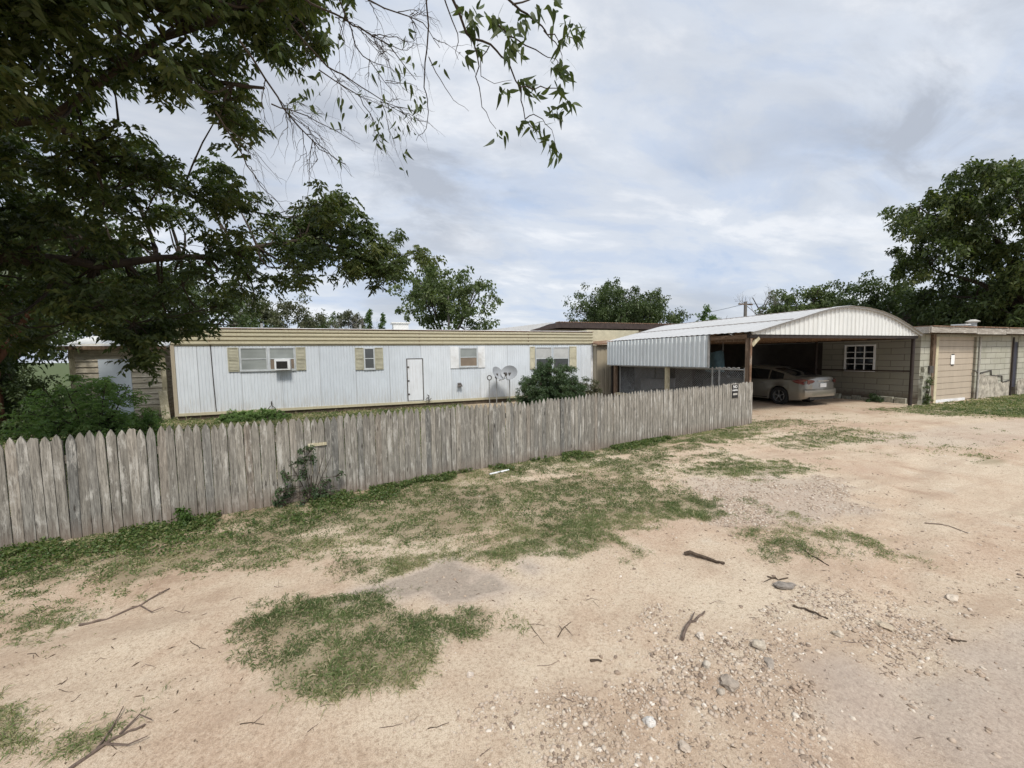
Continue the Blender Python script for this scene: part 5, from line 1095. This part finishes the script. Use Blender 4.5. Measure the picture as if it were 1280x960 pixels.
# two pointed conifers
for (x, y, h, w_, lb) in [(1.1, 34.7, 6.0, 1.6, 'taller of two pointed bright green conifers above the mobile home roof'), (2.15, 34.9, 5.7, 1.3, 'shorter right one of two pointed green conifers above the mobile home roof')]:
    cs = [np.array([x, y, 1.0+(h-1.2)*t_])+rdir(1)[0]*np.array([w_*0.5, w_*0.5, 0.1])*(1-t_*0.85)*0.7 for t_ in np.linspace(0, 1, 26)]
    spread_tree('conifer', lb, (x, y, 0), [([(x, y, 0), (x, y, h*0.5), (x, y, h-0.2)], 0.1, 0.02)], cs, [w_*0.36*(1-0.6*t_) for t_ in np.linspace(0, 1, 26)], 130, 0.14, 0.06, M['leaf_bright'], M['bark'], 0.1, group='pointed conifers')
# big pecan at the right
C5, R5 = poly_centers([(1112,272),(1150,228),(1168,238),(1200,208),(1280,205),(1400,200),(1500,300),(1440,395),(1300,400),(1210,395),(1230,352),(1200,338),(1165,348),(1125,345),(1115,320),(1135,300)], 275, 37, 45, 0.65, 1.15)
TR = np.array([41.0, 11.8, 0.0]); lm = [([TR, TR+[0, 0, 2], TR+[0, 0.1, 4.2]], 0.5, 0.36)]
for (x, y) in [(1150, 260), (1140, 330), (1200, 240), (1270, 230), (1350, 240), (1420, 300), (1190, 370)]:
    e = at(x, y, 41); lm.append(([TR+[0, 0.1, 4.0], (TR+[0, 0, 4])*0.55+e*0.45+[0, 0, 0.6], e], 0.22, 0.04))
spread_tree('spreading_tree', 'tall spreading pecan tree towering over the garage at the right', tuple(TR), lm, C5, R5, 210, 0.26, 0.13, M['leaf_pecan'], M['bark'], 0.5, sub=5)
auto_tree('dark_tree', 'dense dark tree low under the tall spreading tree at the right', (44.5, 12.5, 0), 10, 8.3, 0.5, 90, 200, 0.26, M['leaf_dark'], tr=0.3, group=bgG, rad=1.2)
auto_tree('dark_tree', 'dense dark tree at the right picture edge behind the garage', (45.5, 7.0, 0), 11, 8.5, 0.5, 90, 200, 0.26, M['leaf_dark'], tr=0.3, group=bgG, rad=1.2)
# leafless trees
def bare_tree(label, base, h, w_, r0=0.14):
    root = empty('bare_tree', base, label=label, cat='tree', group='leafless trees'); tb = MB(); bb_ = MB()
    def br(p, d, l, r_, k):
        q = [p]; 
        for _ in range(4): d = d+rng.normal(size=3)*0.16; d /= np.linalg.norm(d); q.append(q[-1]+d*l/4)
        (tb if k == 0 else bb_).tube(q, list(np.linspace(r_, r_*0.55, 5)), 7 if k < 2 else 4, cap=False)
        if k < 5:
            for _ in range(3): nd = d+rdir(1)[0]*0.65*np.array([w_, w_, 0.7])+np.array([0, 0, 0.12]); br(q[rng.integers(2, 5)], nd/np.linalg.norm(nd), l*rng.uniform(0.55, 0.78), r_*0.55, k+1)
    br(np.zeros(3), np.array([0, 0, 1.0]), h*0.42, r0, 0); tb.build('trunk', M['bark_pale'], root, recalc=False); bb_.build('branches', M['bark_pale'], root, recalc=False)
bare_tree('leafless pale tree behind the wide dark tree above the brown roof', (24.6, 38.5, 0), 8.3, 0.8)
bare_tree('leafless pale tree beside the utility pole behind the carport', (38.8, 29.5, 0), 9.0, 0.9)
bare_tree('leafless thin tree between the low tree tops behind the mobile home', (-1.6, 47.5, 0), 7.8, 0.8)
bare_tree('leafless thin tree just left of the pointed conifers', (0.3, 47.0, 0), 7.6, 0.8)

# ------------------------------------------------------------------ shrubs
def shrub(name, label, base, w_, d_, h, ncl, nleaf, L, Wd, mat, cat='shrub', z0=0.0, comp=0, rad=None, up=0.0):
    reseed(label); B = np.array(base, float); c = []; r_ = []; rad = rad or min(w_, h)*0.16
    for _ in range(ncl):
        p = rdir(1)[0]*rng.random()**0.4*np.array([w_/2, d_/2, h*0.5]); p[2] = abs(p[2])*1.9 if rng.random() < 0.75 else abs(p[2])*0.6
        p[2] = min(p[2], h*(0.95-0.25*(abs(p[0])/(w_/2))**2)); c.append(B+p+[0, 0, z0]); r_.append(rad*rng.uniform(0.7, 1.3))
    limbs = [([B+[0, 0, -0.03], B+[0, 0, h*0.2], B+[0.02, 0, h*0.45]], 0.02*h, 0.01*h)]+[([B+[0, 0, 0.0], B+[math.cos(a)*w_*0.15, math.sin(a)*d_*0.15, h*0.4], B+[math.cos(a)*w_*0.3, math.sin(a)*d_*0.3, h*0.75]], 0.008*h, 0.003*h) for a in np.arange(0, 6.2, 0.9)]
    o = spread_tree(name, label, tuple(base), limbs, c, r_, nleaf, L, Wd, mat, M['bark'], 0.03, comp=comp, sub=4, droop=0.2); o['category'] = cat
    for ch in o.children:
        if ch.name.startswith('trunk'): ch.name = 'stem'
        if ch.name.startswith('crown'): ch.name = 'foliage'
    return o
shrub('feathery_shrub', 'big feathery light green shrub in front of the plank shed', (-5.2, 10.9, 0), 2.2, 1.4, 2.0, 150, 200, 0.065, 0.026, M['leaf_feather'], comp=8, rad=0.26)
shrub('overgrown_bush', 'tall overgrown bush below the reddish trunk at the left edge', (-9.6, 14.6, 0), 3.4, 1.6, 2.3, 150, 200, 0.09, 0.045, M['leaf_dark'], rad=0.36)
shrub('overgrown_bush', 'far overgrown thicket left of the plank shed wall', (-12.5, 19.0, 0), 5.5, 2.0, 2.6, 190, 200, 0.11, 0.06, M['leaf_dark'], rad=0.45)
shrub('feathery_shrub', 'lower leafy shrub before the white shed door', (-4.45, 11.3, 0), 1.1, 1.0, 1.0, 45, 170, 0.055, 0.026, M['leaf_feather'], rad=0.20)
shrub('round_bush', 'big dark round bush below the pale shuttered window pair', (7.25, 14.3, 0), 3.1, 1.9, 1.85, 260, 260, 0.07, 0.028, M['leaf_bush'], rad=0.27)
shrub('round_bush', 'small grey green bush at the right foot of the big dark bush', (8.8, 14.0, 0), 1.3, 0.9, 1.2, 45, 150, 0.06, 0.022, M['leaf_grey'], rad=0.18)
shrub('hedge', 'low clipped green hedge under the air conditioner window', (-3.2, 15.2, 0), 2.3, 0.7, 0.42, 170, 200, 0.035, 0.022, M['leaf_feather'], cat='hedge', rad=0.12)
vb = FA+FD*2.95+FN*-0.16; shrub('climbing_shrub', 'sparse dark vine like shrub climbing the picket fence front', (vb[0], vb[1], 0), 0.95, 0.25, 0.85, 34, 44, 0.04, 0.022, M['leaf_bush'], rad=0.10)
vb = FA+FD*1.55+FN*-0.18; shrub('leafy_weed', 'small bright green weed against the foot of the picket fence', (vb[0], vb[1], 0), 0.28, 0.2, 0.26, 14, 40, 0.04, 0.028, M['leaf_bright'], cat='weed', rad=0.07)
shrub('wall_weed', 'green weed growing at the foot of the garage side wall', (18.95, 9.4, 0), 0.7, 0.5, 0.42, 22, 70, 0.05, 0.03, M['leaf_bush'], cat='weed', rad=0.10)
shrub('pier_vine', 'green vine on the crumbling corner pier of the garage', (19.45, 8.08, 0), 0.42, 0.18, 1.1, 26, 36, 0.045, 0.03, M['leaf_mid'], cat='vine', rad=0.09)

# ------------------------------------------------------------------ utility poles and wires
def upole(x, y, h, r_, label, arm=0.0):
    o = empty('utility_pole', (x, y, 0), label=label, cat='utility pole'); MB().tube([(0, 0, -0.1), (0, 0, h)], [r_, r_*0.75], 10).build('pole', M['bark_pale'], o, smooth=True)
    if arm:
        MB().bar((-arm, 0, h-0.25), (arm, 0, h-0.25), 0.09, 0.11).build('crossarm', M['brown_wood'], o)
        for k in (-arm*0.85, arm*0.85): MB().tube([(k, 0, h-0.19), (k, 0, h-0.05)], [0.04, 0.03], 8).build('insulator', M['glass_pale'], o)
    return o
p1 = at(560, 370, 27); upole(p1[0], p1[1], p1[2], 0.09, 'thin pale pole in front of the open crowned tree')
p2 = at(932, 377, 44); upole(p2[0], p2[1], p2[2], 0.18, 'dark utility pole behind the carport ridge', 0.9)
def sag(a, b, s_, n=16): t_ = np.linspace(0, 1, n)[:, None]; p = np.array(a)*(1-t_)+np.array(b)*t_; p[:, 2] -= 4*s_*(t_*(1-t_))[:, 0]; return p
e1 = (p2[0], p2[1], p2[2]-0.2)
tag(MB().tube(sag(e1, at(1300, 372, 75), 0.4), 0.02, 4).build('power_line', M['black']), 'thin wire running right from the utility pole behind the carport', 'wire')
tag(MB().tube(sag(e1, at(820, 398, 60), 0.3), 0.02, 4).build('power_line', M['black']), 'thin wire dropping left from the utility pole behind the carport', 'wire')

# ------------------------------------------------------------------ rocks, sticks and litter on the dirt
def rock(x, y, wpx, label, c, flat=0.6, el=1.0):
    g = G(x, y); dist = abs((g-CAM)@fw); s_ = wpx/F_PX*dist/2; bm = bmesh.new(); bmesh.ops.create_icosphere(bm, subdivisions=3, radius=1)
    sd = Vector(rng.normal(size=3)*10)
    for v in bm.verts:
        nn = mnoise.noise(v.co*1.1+sd)*0.45+mnoise.noise(v.co*2.7+sd)*0.2; q = v.co*(1+nn); q = Vector([round(k*3.2)/3.2*0.35+k*0.65 for k in q]); v.co = Vector((q.x*s_*el, q.y*s_*0.8, q.z*s_*flat))
    me = bpy.data.meshes.new('rock'); bm.to_mesh(me); bm.free(); o = link_mesh('rock', me, rockmat('rock_stone', c), None, True); me.set_sharp_from_angle(angle=R(28)); o.location = (g[0], g[1], float(hgt(np.array([g[0]]), np.array([g[1]]))[0])+s_*flat*0.45); o.rotation_euler = (0, 0, rng.random()*6)
    tag(o, label, 'rock', 'loose rocks on the dirt'); return o
for a in [(911,858,23,'largest grey rock, in the gravel at lower right',(0.36,0.30,0.24),0.5,1.0), (901,868,12,'flat grey stone touching the largest grey rock',(0.42,0.36,0.29),0.5,1.0), (980,735,19,'dark grey flat rock among twigs above the gravel',(0.24,0.21,0.18),0.45,1.3), (948,812,17,'tan rock midway between the dark flat rock and the largest grey rock',(0.44,0.38,0.30),0.7,1.0), (812,902,15,'white angular stone below left of the largest grey rock',(0.66,0.63,0.58),0.8,1.0), (1106,783,15,'tan stone beside the long dark stick at right',(0.46,0.38,0.28),0.5,1.3), (875,799,11,'small pale stone beside the forked grey stick',(0.55,0.48,0.40),0.7,1.0),
          (883,834,11,'small pale pebble rock left above the largest grey rock',(0.50,0.44,0.36),0.7,1.0), (830,878,11,'small tan stone left of the largest grey rock',(0.46,0.36,0.28),0.7,1.0), (856,934,14,'tan stone near the bottom edge of the gravel',(0.48,0.40,0.32),0.6,1.1), (994,866,11,'small brown stone right of the largest grey rock',(0.40,0.30,0.22),0.7,1.0), (1190,747,13,'pale tan stone at far right of the dirt',(0.52,0.44,0.35),0.5,1.2), (588,845,9,'small pale stone just right of the lower grass patch',(0.56,0.48,0.40),0.7,1.0), (1048,797,11,'small tan stone right of the tan rock',(0.50,0.43,0.34),0.7,1.0), (962,832,13,'grey broken slab below the tan rock',(0.33,0.28,0.23),0.3,1.5)]:
    rock(*a)
def stick(pts, r_, label, mat='stick', forks=(), group=None):
    def w3(p, lift): g = G(*p); return Vector((g[0], g[1], float(hgt(np.array([g[0]]), np.array([g[1]]))[0])+lift))
    g0 = w3(pts[0], 0); mb = MB(); q = [w3(p, r_*0.8) for p in pts]; f_ = []
    for i in range(len(q)-1):
        for t_ in (0, 0.33, 0.66): f_.append(q[i].lerp(q[i+1], t_)+Vector(rng.normal(size=3)*r_*0.5))
    f_.append(q[-1]); mb.tube([p-g0 for p in f_], list(np.linspace(r_, r_*0.5, len(f_))), 7)
    for fk in forks:
        k = [w3(p, r_*(1.0+i*0.8)) for i, p in enumerate(fk)]; mb.tube([p-g0 for p in k], list(np.linspace(r_*0.6, r_*0.25, len(k))), 5)
    o = mb.build('stick', M[mat], None, smooth=True, recalc=False); o.location = g0; tag(o, label, 'stick', group); return o
stick([(856,694),(880,698),(906,706)], 0.022, 'thick dark rotten stick by the two right grass patches', 'stick_dark')
stick([(992,760),(1013,767),(1035,777)], 0.010, 'straight dark stick at the right of the dirt', 'stick_dark')
stick([(854,803),(860,785),(872,775),(881,767)], 0.013, 'forked grey stick left of the straight dark stick', 'stick', [[(862,783),(868,770)]])
stick([(738,824),(752,825)], 0.010, 'short black stub of wood on the bare dirt', 'stick_dark')
stick([(78,968),(120,940),(150,920),(182,907)], 0.010, 'long dead branch with twigs in the bottom left corner', 'stick', [[(120,940),(140,915),(155,890)], [(150,920),(175,898),(190,905)], [(130,932),(160,935),(185,925)]])
stick([(98,784),(135,775),(175,760),(212,738)], 0.010, 'long thin dark branch lying between the fence weeds and bare dirt', 'stick', [[(175,760),(190,770),(205,765)]])
stick([(663,780),(672,792),(680,803)], 0.0035, 'small curved twig left of the forked grey stick', 'stick_dark', [[(672,792),(666,796)]])
stick([(697,795),(706,782),(714,776)], 0.004, 'bent twig right of the small curved twig', 'stick_dark', [[(706,782),(716,794)], [(703,786),(698,780)]])
stick([(1185,800),(1208,803)], 0.008, 'short brown stick at the far right gravel', 'stick_dark')
stick([(1040,802),(1065,806),(1090,802)], 0.004, 'thin twig left of the short brown stick', 'stick')
stick([(1004,690),(1020,700),(1036,709)], 0.008, 'thin stick below the far right grass patch', 'stick_dark')
stick([(960,722),(975,726),(985,724)], 0.009, 'dark stick piece touching the dark flat rock', 'stick_dark', [[(965,724),(955,730)]])
stick([(262,690),(300,684)], 0.006, 'thin pale twig on the grass strip at left', 'stick')
stick([(1156,655),(1185,659),(1210,668)], 0.006, 'thin dry twig on the open dirt at far right', 'stick')
sg_ = 'small dry twigs scattered on the bare dirt'; random.seed(33)
MARKS = [(911, 858, 'the largest grey rock'), (980, 735, 'the dark flat rock'), (948, 812, 'the tan rock'), (812, 902, 'the white stone'), (866, 785, 'the forked grey stick'), (745, 824, 'the short black stub'),
         (150, 925, 'the dead branch at bottom left'), (155, 770, 'the long thin branch'), (470, 810, 'the lower grass patch'), (1197, 801, 'the short brown stick'), (706, 785, 'the bent twig'), (880, 698, 'the thick rotten stick'), (560, 740, 'the grey dirt patch')]
cands = {}
for k in range(36):
    while True:
        x = random.uniform(10, 1230); y = random.uniform(735, 950)
        if x > 1000 and y > 860: continue
        if 300 < x < 630 and 745 < y < 870: continue
        break
    a = random.uniform(-0.9, 0.8); l_ = random.uniform(9, 30)*(y-430)/400
    dx, dy = l_*math.cos(a), l_*math.sin(a)*0.6; fk = []
    if random.random() < 0.5: fk = [[(x+dx*0.5, y+dy*0.5), (x+dx*0.8+random.uniform(-6, 6), y+dy*0.5+random.uniform(-12, 12))]]
    mt_ = random.choice(['stick', 'stick_dark'])
    o = stick([(x, y), (x+dx*0.5+random.uniform(-3, 3), y+dy*0.5+random.uniform(-4, 4)), (x+dx, y+dy)], random.uniform(0.0015, 0.003), None, mt_, fk, sg_); o['category'] = 'twig'; o.name = 'twig'
    mx_, my_, mn_ = min(MARKS, key=lambda m_: math.hypot(m_[0]-x, m_[1]-y)); vx, vy = x+dx/2-mx_, y-my_
    sd_ = ('right of' if vx > 0 else 'left of') if abs(vx) > abs(vy)*1.2 else ('below' if vy > 0 else 'above')
    cands.setdefault((('forked' if fk else 'plain'), ('dark' if mt_ == 'stick_dark' else 'pale'), sd_, mn_), []).append((math.hypot(vx, vy), o))
ORD = ['nearest', 'second nearest', 'third nearest', 'fourth nearest', 'fifth nearest', 'sixth nearest']
for (fk_, dk_, sd_, mn_), L_ in cands.items():
    L_.sort(key=lambda q_: q_[0])
    for r_, (_, o) in enumerate(L_): o['label'] = (ORD[r_]+' ' if len(L_) > 1 else '')+dk_+' '+fk_+' twig '+sd_+' '+mn_
ga_, gb2 = G(612, 595), G(636, 589.5); tag(MB().tube([(ga_[0], ga_[1], 0.03), (gb2[0], gb2[1], 0.03)], 0.016, 8).build('white_pipe', M['white'], smooth=True), 'thin white pipe lying in the grass at the foot of the fence', 'pipe')
